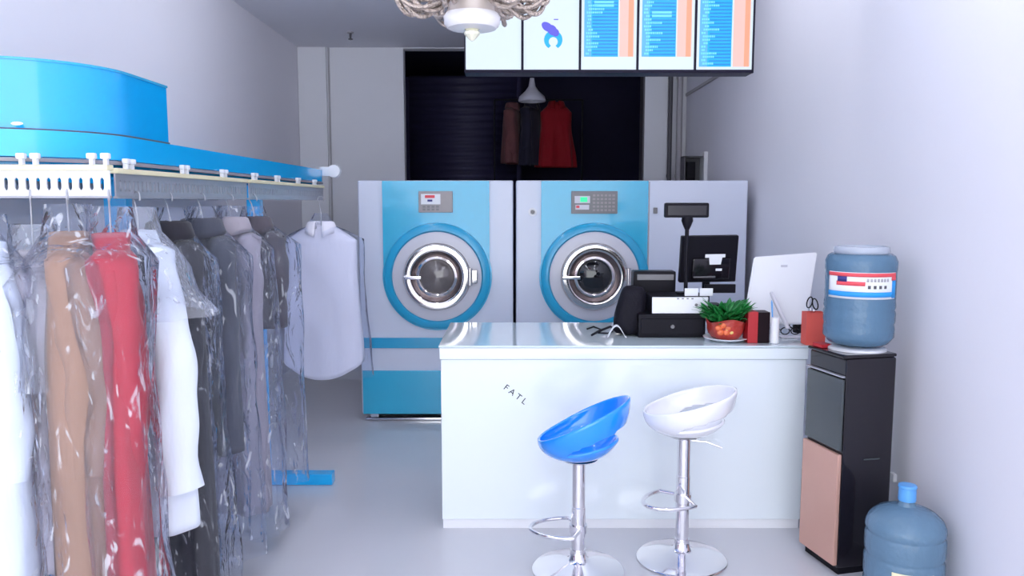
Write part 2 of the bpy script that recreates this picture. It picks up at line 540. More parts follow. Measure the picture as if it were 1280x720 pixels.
# ================================================================ CONVEYOR
CX, RR = -1.69, 0.36
YN, YE = 2.82, 5.62          # centres of the two turns
conv = thing('clothes_conveyor', 'blue overhead garment conveyor with slotted hanger plates along the wall', 'conveyor', (CX, 4.2, 0))


def stadium(r, n=24, yn=YN, ye=YE):
    pts = []
    for i in range(n + 1):
        a = PI + PI * i / n
        pts.append((CX + r * math.cos(a), yn + r * math.sin(a)))
    for i in range(n + 1):
        a = PI * i / n
        pts.append((CX + r * math.cos(a), ye + r * math.sin(a)))
    return pts


def ring_band(r_out, r_in, z0, z1):
    mb = MB()
    o, i_ = stadium(r_out), stadium(r_in)
    rings = []
    for (ox, oy), (ix, iy) in zip(o, i_):
        rings.append([(ox, oy, z0), (ox, oy, z1), (ix, iy, z1), (ix, iy, z0)])
    rings.append(rings[0])
    mb.loft(rings)
    bmesh.ops.remove_doubles(mb.bm, verts=mb.bm.verts, dist=1e-5)
    return mb


ring_band(RR, RR - .05, 1.790, 1.872).build('track_cover', M['blue'], conv, angle=30)
ring_band(RR - .045, RR - .075, 1.735, 1.787).build('inner_track', M['blue'], conv, angle=30)
ring_band(RR + .004, RR - .012, 1.774, 1.786).build('chain', M['rubber'], conv, angle=30)

# hood over the near turn: rounded front, flat back
mb = MB()
hr, hz0, hz1, hye = RR - .012, 1.874, 2.092, 3.17
outl = [(CX - hr, hye)] + [(CX + hr * math.cos(PI + PI * i / 32), YN + .03 + hr * math.sin(PI + PI * i / 32)) for i in range(33)] + [(CX + hr, hye)]
mb.prism(outl, hz0, hz1, 'z')
hood = mb.build('drive_hood', M['blue_hood'], conv, angle=30)
outl2 = [(CX - hr - .004, hye + .003)] + [(CX + (hr + .004) * math.cos(PI + PI * i / 32), YN + .03 + (hr + .004) * math.sin(PI + PI * i / 32)) for i in range(33)] + [(CX + hr + .004, hye + .003)]
MB().prism(outl2, hz1 - .004, hz1 + .004, 'z').build('hood_rim', M['blue3'], hood, angle=30)
MB().prism(outl2, hz0 - .0015, hz0 + .005, 'z').build('gasket', M['pipedark'], hood, angle=30)
MB().ball((P(14, 161, 2.46).x, 2.49, 1.888), .012, 1.6, .5, .5, n=8).build('latch', M['white'], hood)


def slot_plate(L, h, thick, pitch, n0=None):
    """plate in the xz plane, from x=0 to L, z=0..h with a row of upright rounded slots"""
    mb = MB()
    bm = mb.bm
    n = int(L / pitch)
    mar = (L - n * pitch) / 2
    zs0, zs1 = h * .22, h * .72

    def quad(*p):
        bm.faces.new([bm.verts.new((a, 0, b)) for a, b in p])
    quad((0, 0), (mar, 0), (mar, h), (0, h))
    quad((L - mar, 0), (L, 0), (L, h), (L - mar, h))
    for i in range(n):
        a, b = mar + i * pitch, mar + (i + 1) * pitch
        c, w = (a + b) / 2, pitch * .20
        octo = [(c - w, zs0 + w), (c - w * .4, zs0), (c + w * .4, zs0), (c + w, zs0 + w), (c + w, zs1 - w), (c + w * .4, zs1), (c - w * .4, zs1), (c - w, zs1 - w)]
        quad((a, 0), (b, 0), octo[2], octo[1])
        quad((b, 0), octo[3], octo[2])
        quad((b, 0), (b, h), octo[4], octo[3])
        quad((b, h), octo[5], octo[4])
        quad((b, h), (a, h), octo[6], octo[5])
        quad((a, h), octo[7], octo[6])
        quad((a, h), (a, 0), octo[0], octo[7])
        quad((a, 0), octo[1], octo[0])
    bmesh.ops.remove_doubles(bm, verts=bm.verts, dist=1e-5)
    r = bmesh.ops.extrude_face_region(bm, geom=list(bm.faces))
    bmesh.ops.translate(bm, vec=(0, thick, 0), verts=[v for v in r['geom'] if isinstance(v, bmesh.types.BMVert)])
    return mb


ZP0, ZP1 = 1.668, 1.744


def place_plate(p0, p1, material, name='slotted_plate'):
    d = Vector((p1[0] - p0[0], p1[1] - p0[1], 0))
    L = d.length
    ang = math.atan2(d.y, d.x)
    mt = Matrix.Translation((p0[0], p0[1], ZP0)) @ Matrix.Rotation(ang, 4, 'Z')
    pl = slot_plate(L, ZP1 - ZP0, .006, .0325).xf(mt).build(name, material, conv, smooth=False)
    MB().box(0, L, -.010, .030, ZP1 - ZP0, ZP1 - ZP0 + .018, bevel=.003, mtx=None).xf(mt).build('yellow_strip', M['yellow'], pl)['label'] = 'pale yellow strip'
    # lower lip of the plate
    MB().box(0, L, -.004, .012, -.008, .0, bevel=.002).xf(mt).build('lip', M['zinc'], pl)
    return pl


XRUN = CX + RR
nose_y = YN - RR - .004
place_plate((-2.02, nose_y), (P(137, 226, nose_y).x, nose_y), M['whiteplate'])
ya = P(145, 226, 2.7)
place_plate((XRUN + .004, 2.70), (XRUN + .004, 4.03), M['zinc'])
place_plate((XRUN + .004, 4.07), (XRUN + .004, 5.66), M['zinc'])
place_plate((CX - RR - .004, 5.60), (CX - RR - .004, 4.30), M['zinc'])
place_plate((CX - RR - .004, 4.25), (CX - RR - .004, 2.95), M['zinc'])


def trolley(x, y, ang):
    mb = MB()
    for s in (-1, 1):
        mb.box(s * .021 - .013, s * .021 + .013, -.016, .004, 1.778, 1.796, bevel=.004)
        mb.box(s * .021 - .006, s * .021 + .006, -.012, .004, 1.760, 1.780, bevel=.002)
    mb.xf(Matrix.Translation((x, y, 0)) @ Matrix.Rotation(ang, 4, 'Z'))
    return mb.build('trolley', M['white'], conv)


for y in (2.78, 3.25, 3.69, 4.13, 4.53, 4.97, 5.38):
    trolley(XRUN + .008, y, PI / 2)
trolley(P(126, 203, nose_y).x, nose_y - .006, 0)
trolley(P(38, 196, nose_y).x, nose_y - .006, 0)

# white end fitting at the far turn
mb = MB().lathe([(.016, -.03), (.045, -.028), (.05, 0), (.045, .028), (.016, .03)], (P(418, 214, 5.75).x, 5.75, P(418, 214, 5.75).z), axis='y', n=10)
mb.box(P(400, 214, 5.75).x, P(416, 214, 5.75).x, 5.73, 5.77, P(418, 217, 5.75).z - .02, P(418, 214, 5.75).z + .03, bevel=.004)
mb.build('end_fitting', M['white'], conv, angle=20)


def post(x, y, zt, foot_x0, foot_x1, fy, hw=.038):
    ps = MB().box(x - hw, x + hw, y - .03, y + .03, .066, zt, bevel=.004).build('post', M['blue'], conv)
    MB().box(foot_x0, foot_x1, fy, fy + .08, .0005, .066, bevel=.004).build('foot', M['blue'], ps)
    MB().box(x - hw - .007, x + hw + .007, y - .037, y + .037, zt - .05, zt - .005, bevel=.003).build('bracket', M['blue'], ps)
    return ps


post(P(320, 300, 4.57).x, 4.57, 1.79, -2.12, P(415, 600, 4.53).x, 4.53)
post(P(148, 262, 3.43).x, 3.43, 1.79, -2.12, -1.45, 3.39, .048)

# ================================================================ GARMENTS
def ease(t):
    t = max(0, min(1, t))
    return t * t * (3 - 2 * t)


def body_rings(w, d, L, flare, seed, folds=7, amp=.10, hem_drop=0.0, slope=.10, top=0.0, nk=.068, grow=0.0, n=72, wob=0.0, waist=.95, skew=0.0, shy=.075):
    rnd = random.Random(seed)
    ph = [rnd.uniform(0, 6.28) for _ in range(4)]
    zs = [top, -.018, -.04, -.06, -.08, -slope, -slope - .02, -slope - .06] + [-(slope + .06) - (L - slope - .06) * i / 26 for i in range(1, 27)]
    rings = []
    for z in zs:
        q = -z
        if q <= slope:
            t = max(0, q) / slope
            rx = nk + (w / 2 - nk) * (t ** .85)
            ry = .05 + (shy - .05) * t
        else:
            t = (q - slope) / (L - slope)
            a = ease(t / .35)
            rx = w / 2 * (1 - (1 - waist) * a) * (1 + (flare - 1) * ease((t - .2) / .8))
            ry = shy + (d / 2 - shy) * ease(t / .25)
            ry *= (1 + (flare - 1) * .6 * ease((t - .2) / .8))
        rx += grow
        ry += grow
        tt = max(0, (q - slope) / (L - slope))
        A = amp * ease(tt / .9)
        ring = []
        for k in range(n):
            th = 2 * PI * k / n
            c, s = math.cos(th), math.sin(th)
            e = 2 / 2.6
            x = rx * math.copysign(abs(c) ** e, c)
            y = ry * math.copysign(abs(s) ** e, s)
            f = 1 + A * (math.sin(folds * th + ph[0] + 1.2 * tt) + .55 * math.sin((2 * folds + 1) * th + ph[1] - tt))
            fx = 1 + A * .45 * math.sin(folds * th + ph[2])
            zz = z
            if hem_drop and tt > .5:
                zz -= hem_drop * ease((tt - .5) / .5) * (1 - abs(c) ** 1.6)
            p = Vector((x * fx + skew * tt, y * f, zz))
            if wob:
                nv = noise.noise_vector(Vector((p.x * 7 + seed, p.y * 7, p.z * 4)))
                p += Vector((nv.x * .6, nv.y, nv.z * .5)) * wob * (0.35 + ease(q / .1))
            ring.append(p)
        rings.append(ring)
    return rings


def sleeve_mesh(sx, w, length, r0=.066, r1=.055, fwd=0.015, out=-.02, seed=0):
    rnd = random.Random(seed)
    pts, rad = [], []
    n = 22
    for i in range(n + 1):
        t = i / n
        x = sx * (w / 2 - .045 + (.05 + out) * ease(t * 2.2) - .02 * ease((t - .5) * 2))
        y = -fwd * ease(t * 1.2) - .02 * math.sin(t * PI)
        z = -.075 - length * t
        pts.append(Vector((x, y, z)))
        rad.append((r0 + (r1 - r0) * t) * (1 + .05 * math.sin(t * 23 + seed)))
    mb = MB()
    rings = []
    for i, p in enumerate(pts):
        ring = []
        for k in range(24):
            a = 2 * PI * k / 24
            wr = 1 + .06 * math.sin(3 * a + i * .55 + seed)
            ring.append(p + Vector((rad[i] * .72 * math.cos(a) * wr, rad[i] * math.sin(a) * wr, 0.012 * math.cos(a) * sx)))
        rings.append(ring)
    # cuff turned in
    last = rings[-1]
    c = sum(last, Vector()) / 24
    rings.append([c + (p - c) * .86 for p in last])
    rings.append([c + (p - c) * .82 + Vector((0, 0, .05)) for p in last])
    first = rings[0]
    c0 = sum(first, Vector()) / 24
    top = [c0 + (p - c0) * .55 + Vector((-sx * .02, 0, .028)) for p in first]
    mb.loft([top] + rings, True, True, True)
    return mb


def collar_mesh(nk=.07, h=.03, flare=1.35, open_=.5):
    """turned-down collar open at the front (-y)"""
    mb = MB()
    rings = []
    n = 36
    for (f, z, yo) in ((1.0, -.02, 0), (1.02, h * .6, 0), (1.1, h * .9, .004), (1.25, h * .7, .006), (flare + .1, -.012, .01), (flare + .22, -.035, .012)):
        ring = []
        for i in range(n + 1):
            a = -PI / 2 + open_ / 2 + (2 * PI - open_) * i / n
            pt = abs(math.sin((a + PI / 2) / 2))
            drop = .05 * (1 - pt) ** 2 if f > 1.3 else 0
            ring.append((nk * f * math.cos(a), nk * .85 * f * math.sin(a) - yo, z - drop))
        rings.append(ring)
    mb.loft(rings, close=False)
    return mb


def hanger(label, root_loc, rotz, w, hook_top):
    mb = MB()
    pts = []
    # hook
    hr = .022
    for i in range(15):
        a = -PI * .15 + (PI * 1.25) * i / 14
        pts.append((hr * math.cos(a), 0, hook_top - hr + hr * math.sin(a)))
    pts2 = [(0, 0, -.035), (0, 0, (hook_top - hr * 2) * .5)] + [(-.012, 0, hook_top - hr * 2)] + list(reversed(pts))
    mb.tube(pts2, .0028, n=8)
    mb.tube([(-w / 2 + .03, 0, -.115), (-w / 4, 0, -.075), (0, 0, -.03), (w / 4, 0, -.075), (w / 2 - .03, 0, -.115)], [.007, .009, .009, .009, .007], n=8)
    o = mb.build('clothes_hanger', M['zinc'], world=False)
    o.location = root_loc
    o.rotation_euler = (0, 0, rotz)
    return tag(o, label, 'hanger', 'hangers on the conveyor plates')


def garment(name, cat, label, x, y, z, rotz, w, d, L, m, flare=1.1, seed=1, folds=6, amp=.10, sleeves=None, collar=True,
            bag=None, baglabel='', bagz=None, hanglabel='', hook=None, lining=None, hem_drop=0, buttons=0, slope=.10, group='garments hanging on the conveyor', waist=.95, skew=0, sl_out=-.02, sr1=.055, lapel=False, nk=.068, shy=.075):
    t = thing(name, label, cat, (x, y, z), group, rotz)
    mb = MB()
    mb.loft(body_rings(w, d, L, flare, seed, folds, amp, hem_drop, slope, waist=waist, skew=skew, nk=nk, shy=shy), True)
    mb.build('body', m, t, world=False, solid=.006, angle=70)
    if sleeves:
        for sx in (-1, 1):
            sleeve_mesh(sx, w, sleeves, seed=seed + sx, out=sl_out, r1=sr1).build('sleeve', m, t, world=False, angle=60)
    if collar:
        collar_mesh().build('collar', m, t, world=False, solid=.006, angle=60)
    if lapel or buttons:
        mb = MB()
        rings = []
        for i in range(20):
            q = .05 + (L * .9 - .05) * i / 19
            tt = max(0, (q - slope) / (L - slope))
            ryy = .075 + (d / 2 - .075) * ease(tt / .25)
            if q < slope:
                ryy = .05 + .025 * q / slope
            yy = -(ryy * (1 + .6 * (flare - 1) * ease((tt - .2) / .8)) + .012 + amp * .3 * ryy)
            rings.append([(-.025, yy, -q), (.02, yy - .003, -q)])
        mb.loft(rings, close=False)
        mb.build('placket', m, t, world=False, solid=.005)
    for i in range(buttons):
        q = .18 + i * .14
        tt = max(0, (q - slope) / (L - slope))
        ryy = .075 + (d / 2 - .075) * ease(tt / .25)
        yy = -(ryy * (1 + .6 * (flare - 1) * ease((tt - .2) / .8)) + .018 + amp * .3 * ryy)
        MB().lathe([(.011, -.003), (.011, .003)], (0, yy, -q), axis='y', n=14).build('button', lining or M['black'], t, world=False)
    if bag:
        bw, bd, bL = w + .07, d + .055, bag
        mb = MB()
        rr = body_rings(bw + (.06 if sleeves else 0), bd, bL, flare * 1.02, seed + 50, folds + 2, amp * .8 + .03, 0, slope, top=.07, nk=.028, grow=.012, n=96, wob=.020, waist=1.0, skew=skew, shy=.105)
        mb.loft(rr, True)
        b = mb.build('garment_cover', bagz or M['film'], world=False, angle=75)
        b.location = (x, y, z + .012)
        b.rotation_euler = (0, 0, rotz)
        tag(b, baglabel, 'garment cover', 'clear plastic covers over the garments')
    if hanglabel:
        hanger(hanglabel, (x, y, z), rotz, w, hook or (1.685 - z))
    return t


H = math.radians
# --- garments around the near turn, seen from the side
def hang(u, y):
    return P(u, 280, y).x


garment('coat', 'coat', 'long white coat at the far left edge, nearest of the hanging clothes', hang(-20, 2.36), 2.36, 1.53, H(124), .36, .17, 1.25, M['c_white'], 1.25, 11, 5, .05, sleeves=.62, collar=False, nk=.045, shy=.06,
        bag=1.33, baglabel='clear plastic cover over the white coat at the left edge', hanglabel='wire hanger of the white coat at the left edge')
garment('dress', 'dress', 'pale pinkish beige dress between the white and the brown coat', hang(40, 2.44), 2.44, 1.50, H(122), .32, .10, .96, M['c_beige'], 1.10, 12, 5, .10, sleeves=.46, sl_out=-.03, collar=False, nk=.04, shy=.05,
        bag=.40, bagz=M['film2'], baglabel='hazy plastic shoulder cover over the pale beige dress', hanglabel='wire hanger of the pale beige dress')
garment('coat', 'coat', 'long camel brown coat hanging sideways under clear plastic', hang(86, 2.38), 2.38, 1.56, H(116), .34, .165, 1.36, M['c_brown'], 1.05, 13, 5, .10, sleeves=.64, collar=False, nk=.045, shy=.06,
        bag=1.42, baglabel='shiny plastic cover over the camel brown coat', hanglabel='wire hanger of the camel brown coat', lining=M['c_brown'])
garment('coat', 'coat', 'long rose red coat between the brown and the white coat', hang(138, 2.40), 2.40, 1.555, H(114), .34, .12, 1.34, M['c_red'], 1.2, 14, 5, .10, sleeves=.66, sl_out=-.05, sr1=.045, collar=False, nk=.03, shy=.045, skew=.03,
        bag=1.42, baglabel='shiny plastic cover over the rose red coat', hanglabel='wire hanger of the rose red coat')
# --- garments along the straight run, facing the shop front
garment('coat', 'coat', 'white knee length coat beside the red coat, sleeve hanging free', -1.315, 2.82, 1.55, H(-36), .30, .17, 1.05, M['c_white'], 1.5, 15, 6, .05, sleeves=.82, shy=.06, nk=.05, collar=False,
        bag=.30, bagz=M['film2'], baglabel='short plastic shoulder cover over the white knee length coat', hanglabel='wire hanger of the white knee length coat', sr1=.075, sl_out=.09, slope=.14)
garment('coat', 'coat', 'long black coat just behind the white knee length coat', -1.335, 3.13, 1.545, H(-30), .28, .15, 1.44, M['c_black'], 1.15, 16, 6, .10, sleeves=.60, lapel=True, slope=.13, shy=.06,
        bag=1.50, baglabel='clear plastic cover over the long black coat', hanglabel='wire hanger of the long black coat')
garment('coat', 'coat', 'charcoal grey coat behind the black one, wrapped in shiny plastic', -1.32, 3.42, 1.55, H(-24), .29, .17, .98, M['c_char'], 1.06, 17, 6, .10, sleeves=.80, buttons=4, sr1=.066, slope=.14, shy=.065,
        bag=1.44, baglabel='crinkled plastic cover over the charcoal grey coat', hanglabel='wire hanger of the charcoal grey coat')
garment('dress', 'dress', 'long silver grey gown under crinkled plastic, reaching nearly to the floor', -1.32, 3.76, 1.55, H(-20), .29, .17, 1.38, M['c_grey'], 1.08, 18, 7, .13, sleeves=.55, slope=.13, shy=.065,
        bag=1.48, baglabel='crinkled plastic cover over the long silver grey gown', hanglabel='wire hanger of the long silver grey gown')
garment('jacket', 'jacket', 'short slate grey jacket hanging behind the silver grey gown', -1.325, 4.12, 1.545, H(-14), .33, .16, .54, M['c_slate'], 1.02, 19, 6, .07, sleeves=.45, slope=.13, shy=.065,
        bag=1.36, baglabel='long plastic cover over the short slate grey jacket, empty at the bottom', hanglabel='wire hanger of the short slate grey jacket')
garment('shirt', 'shirt', 'long white shirt with rounded hem hanging alone at the far conveyor end', P(402, 300, 5.40).x, 5.40, P(404, 282, 5.40).z, 0, .47, .16, .92, M['c_shirt'], 1.16, 20, 6, .05,
        sleeves=None, hem_drop=.12, buttons=0, slope=.10,
        bag=1.04, bagz=M['film3'], baglabel='clear plastic cover over the white shirt at the far end', hanglabel='wire hanger of the white shirt at the far end', waist=1.0)

# --- clothes in the dark back room
garment('dress', 'dress', 'red garment hanging in the dark back room', P(695, 150, 9.35).x, 9.35, P(695, 130, 9.35).z, H(6), .36, .2, .72, M['c_backred'], 1.35, 31, 6, .14, group='clothes in the dark back room')
garment('coat', 'coat', 'dusty pink garment hanging leftmost in the dark back room', P(640, 150, 9.35).x, 9.35, P(640, 132, 9.35).z, H(75), .36, .18, .66, M['c_backpink'], 1.15, 32, 6, .1, sleeves=.5, group='clothes in the dark back room')
garment('jacket', 'jacket', 'dark navy garment between the pink and red ones in the back room', P(664, 150, 9.35).x, 9.35, P(664, 130, 9.35).z, H(60), .36, .18, .7, M['c_navy'], 1.15, 33, 6, .1, sleeves=.5, group='clothes in the dark back room')
t = thing('clothes_rail', 'thin dark clothes rail on two uprights in the back room', 'clothes rail', (P(670, 130, 9.35).x, 9.35, 0))
zr = P(670, 126, 9.35).z + .01
xa, xb = P(618, 130, 9.35).x, P(728, 130, 9.35).x
MB().tube([(xa, 9.35, zr), (xb, 9.35, zr)], .010).build('bar', M['black'], t)
for xx in (xa, xb):
    MB().tube([(xx, 9.35, .03), (xx, 9.35, zr)], .012).box(xx - .02, xx + .02, 9.1, 9.6, .0005, .03).build('upright', M['black'], t)

# pendant lamp of the back room
pl_ = P(665, 112, 8.75)
t = thing('pendant_lamp', 'grey conical pendant lamp hanging in the dark back room', 'lamp', (pl_.x, 8.75, P(665, 127, 8.75).z))
zz0, zz1 = P(665, 127, 8.75).z, P(665, 98, 8.75).z
MB().lathe([(.142, zz0), (.146, zz0 + .012), (.135, zz0 + .05), (.07, zz0 + .11), (.035, zz0 + .16), (.022, zz1)], (pl_.x, 8.75, 0), n=36, cap0=False).build('shade', M['silver_disc'], t, solid=.004)
MB().lathe([(.004, zz1), (.004, ZC + .1)], (pl_.x, 8.75, 0), n=8).build('cord', M['black'], t)
MB().ball((pl_.x, 8.75, zz0 + .04), .035, n=8).build('bulb', M['white'], t)

# ================================================================ MACHINES
YM = 5.90


def machine(name, label, u0, u1, ub0, ub1, cu, cv, seed, glass, wide=False):
    X = lambda u, v=345: P(u, v, YM).x
    Z = lambda v: P(640, v, YM).z
    base = (X((u0 + u1) / 2), YM, 0)
    t = thing(name, label, 'washing machine', base)
    zt = Z(225.5)
    zb = Z(517)
    x0, x1 = X(u0), X(u1)
    MB().box(x0, x1, YM, YM + 1.15, zb, zt, bevel=.012, seg=3).build('cabinet', M['silver'], t)
    # base skid
    mb = MB()
    mb.box(x0 + .02, x1 - .02, YM + .02, YM + .08, .0005, .022, bevel=.004)
    mb.box(x0 + .02, x1 - .02, YM + 1.0, YM + 1.06, .0005, .022, bevel=.004)
    for xx in (x0 + .06, x1 - .12):
        mb.box(xx, xx + .06, YM + .03, YM + 1.05, .022, zb + .002, bevel=.004)
    mb.build('base_frame', M['chrome'], t)
    # blue front panel: column that runs into the door ring
    cx, cz = X(cu, cv), Z(cv)
    ro = 67.5 * 0.00597
    bx0, bx1 = X(ub0), X(ub1)
    poly = [(bx0, zt - .004), (bx1, zt - .004)]
    a0 = math.acos(max(-1, min(1, (bx1 - cx) / ro)))
    a1 = math.acos(max(-1, min(1, (bx0 - cx) / ro)))
    n = 60
    st, en = a0, a1 - 2 * PI
    for i in range(n + 1):
        a = st + (en - st) * i / n
        poly.append((cx + ro * math.cos(a), cz + ro * math.sin(a)))
    MB().prism(poly, YM - .022, YM - .0005, 'y').build('front_panel', M['blue2'], t, angle=30)
    # raised door surround
    s = 0.00597
    ring = MB().lathe([(66 * s, -.0225), (65.5 * s, -.045), (63 * s, -.058), (57 * s, -.062), (55 * s, -.050), (54.5 * s, -.024)], (cx, YM, cz), axis='y', n=72, cap0=False, cap1=False)
    ring.build('door_surround', M['blue3'], t)
    door = MB().lathe([(55.5 * s, -.0225), (55 * s, -.052), (52 * s, -.058), (41.5 * s, -.066), (41 * s, -.060)], (cx, YM, cz), axis='y', n=72).build('door', M['silver_disc'], t)
    MB().lathe([(41 * s, -.060), (41 * s, -.085), (39 * s, -.100), (34 * s, -.104), (31.5 * s, -.096), (30.5 * s, -.075)], (cx, YM, cz), axis='y', n=72, cap0=False, cap1=False).build('chrome_ring', M['chromewarm'], door)
    MB().lathe([(31 * s, -.076), (27 * s, -.066), (25.5 * s, -.066)], (cx, YM, cz), axis='y', n=72, cap0=False, cap1=False).build('dark_ring', M['darkmetal'], door)
    MB().lathe([(25.8 * s, -.067), (25 * s, -.082), (22.5 * s, -.086), (20.5 * s, -.078), (20 * s, -.068)], (cx, YM, cz), axis='y', n=72, cap0=False, cap1=False).build('inner_chrome_ring', M['chromewarm'], door)
    MB().lathe([(20.6 * s, -.067), (19.5 * s, -.078), (13 * s, -.092), (6 * s, -.100), (.5 * s, -.102)], (cx, YM, cz), axis='y', n=56).build('porthole', glass, door)
    hx = cx - 37 * s
    MB().box(hx - 3 * s, hx + 19 * s, YM - .135, YM - .112, cz - 2.4 * s, cz + 2.0 * s, bevel=.006).box(hx - 2 * s, hx + 3 * s, YM - .115, YM - .085, cz - 3 * s, cz + 3 * s, bevel=.004).build('handle', M['chrome'], door)
    MB().box(cx + 39 * s, cx + 50 * s, YM - .10, YM - .055, cz - 8 * s, cz + 9 * s, bevel=.008).lathe([(.018, cz - 10 * s), (.018, cz + 11 * s)], (cx + 41 * s, YM - .1, 0), n=16).build('hinge', M['chromewarm'], door)
    # blue belt and lower panel
    MB().box(x0 + .012, x1 - .012, YM - .012, YM - .0005, Z(435), Z(422), bevel=.003).build('belt', M['blue3'], t)
    MB().box(x0 + .012, x1 - .012, YM - .012, YM - .0005, zb, Z(463), bevel=.003).build('lower_panel', M['blue2'], t)
    return t, X, Z, cx, cz, s


t, X, Z, cx, cz, s = machine('dry_cleaning_machine', 'left blue and silver dry cleaning machine with smoky round door', 449, 641.5, 480, 612, 547, 345, 1, M['porthole'])
cp = MB().box(X(525), X(567), YM - .034, YM - .0215, Z(265.5), Z(239), bevel=.003).build('control_panel', M['panelbrown'], t)
MB().box(X(528), X(552), YM - .037, YM - .0335, Z(255.5), Z(242.5), bevel=.001).build('display', M['paper'], cp)
MB().box(X(533), X(545), YM - .0385, YM - .0365, Z(247.5), Z(244)).build('print', M['paperred'], cp, smooth=False)
MB().box(X(536), X(542), YM - .0385, YM - .0365, Z(252), Z(249.5)).build('print', M['paperdark'], cp, smooth=False)
mb = MB()
for i in range(4):
    for j in range(2):
        mb.box(X(530 + i * 5.5), X(533.6 + i * 5.5), YM - .037, YM - .0335, Z(263 - j * 3.4), Z(260.6 - j * 3.4))
mb.build('keypad', M['panelgrey'], cp, smooth=False)

t, X, Z, cx, cz, s = machine('dry_cleaning_machine', 'right blue and silver dry cleaning machine with black round door and wide silver side', 645, 932, 676, 808, 742, 345, 2, M['portholedark'])
cp = MB().box(X(713), X(770), YM - .034, YM - .0215, Z(267), Z(239), bevel=.003).build('control_panel', M['panelgrey'], t)
MB().box(X(717), X(736), YM - .037, YM - .0335, Z(254), Z(245), bevel=.001).build('display', M['silver_disc'], cp)
MB().box(X(724), X(732.5), YM - .0385, YM - .0365, Z(252.5), Z(246.5)).build('lit_digits', M['lit_green'], cp, smooth=False)
MB().box(X(718), X(735), YM - .037, YM - .0335, Z(262), Z(256), bevel=.001).build('label_plate', M['silver_disc'], cp)
MB().box(X(719), X(723), YM - .0385, YM - .0365, Z(260), Z(257)).build('print', M['paperred'], cp, smooth=False)
mb = MB()
for i in range(6):
    for j in range(5):
        mb.box(X(739.5 + i * 4.8), X(742.6 + i * 4.8), YM - .037, YM - .0335, Z(264 - j * 4.6), Z(261.4 - j * 4.6), bevel=0)
mb.build('keypad', M['panelbrown'], cp, smooth=False)
MB().lathe([(5.2 * s, -.0005), (5.2 * s, -.010), (3 * s, -.012), (2.6 * s, -.006)], (X(665.5), YM, Z(265)), axis='y', n=24).build('lock', M['white'], t)
MB().lathe([(2.5 * s, -.013), (2.5 * s, -.0065)], (X(665.5), YM, Z(265)), axis='y', n=20).build('keyhole', M['panelgrey'], t)
MB().box(X(815), X(820), YM - .012, YM - .0005, Z(267), Z(259.5), bevel=.003).build('latch', M['panelgrey'], t)
MB().box(X(809.2), X(810.4), YM - .003, YM - .0003, Z(420), Z(227)).build('seam', M['pipe'], t, smooth=False)

# ================================================================ COUNTER
YC = 3.89
cz_ = P(640, 432, YC).z
cx0, cx1 = P(549.5, 500, YC).x, P(1011, 440, YC).x
t = thing('reception_counter', 'white glossy reception counter with a reflective top', 'counter', ((cx0 + cx1) / 2, YC, 0))
MB().box(cx0 + .006, cx1 - .006, YC + .012, YC + .74, .05, cz_ - .072, bevel=.004).build('front_body', M['whitegloss'], t)
MB().box(cx0, cx1, YC, YC + .76, cz_ - .070, cz_ - .012, bevel=.005).build('fascia', M['whitegloss'], t)
MB().box(cx0 - .003, cx1 + .003, YC - .003, YC + .763, cz_ - .0115, cz_, bevel=.003).build('worktop', M['countertop'], t)
MB().box(cx0 + .010, cx1 - .010, YC + .022, YC + .73, .0005, .05).build('plinth', M['white'], t, smooth=False)


def text_mesh(body, size, mtx, name, material, parent, extrude=.0006):
    cu = bpy.data.curves.new(name, 'FONT')
    cu.body = body
    cu.size = size
    cu.extrude = extrude
    cu.align_x = 'CENTER'
    cu.align_y = 'CENTER'
    o = bpy.data.objects.new(name, cu)
    COL.objects.link(o)
    dg = bpy.context.evaluated_depsgraph_get()
    me = bpy.data.meshes.new_from_object(o.evaluated_get(dg))
    bpy.data.objects.remove(o)
    bpy.data.curves.remove(cu)
    mb = MB()
    mb.bm.from_mesh(me)
    bpy.data.meshes.remove(me)
    mb.xf(mtx)
    return mb


pt = P(644, 494, YC)
mt = Matrix.Translation((pt.x, YC + .0115, pt.z)) @ Matrix.Rotation(math.radians(38), 4, 'Y') @ Matrix.Rotation(PI / 2, 4, 'X')
text_mesh('F A T L', .044, mt, 'lettering', M['pipedark'], t).build('lettering', M['black'], t, smooth=False)

ZT = cz_ + .0005


def ytop(v):
    """depth on the counter top seen at photo row v"""
    b = (360 - v) / FPX
    dy, dz = math.cos(PITCH) + b * math.sin(PITCH), -math.sin(PITCH) + b * math.cos(PITCH)
    return (ZT - CAMZ) / dz * dy


# cash drawer
yd = ytop(422)
t = thing('cash_drawer', 'black cash drawer at the bottom of the till stack on the counter', 'cash drawer', (P(840, 422, yd).x, yd, ZT))
dx0, dx1 = P(798, 410, yd).x, P(882, 410, yd).x
dz1 = P(840, 393, yd).z
MB().box(dx0, dx1, yd, yd + .36, ZT, dz1, bevel=.006).build('case', M['black'], t)
MB().box(dx0 + .012, dx1 - .012, yd - .008, yd - .0003, ZT + .018, dz1 - .022, bevel=.003).build('drawer_front', M['black'], t)
MB().lathe([(.010, -.018), (.010, -.008)], ((dx0 + dx1) / 2, yd, ZT + .06), axis='y', n=16).build('lock', M['panelgrey'], t)

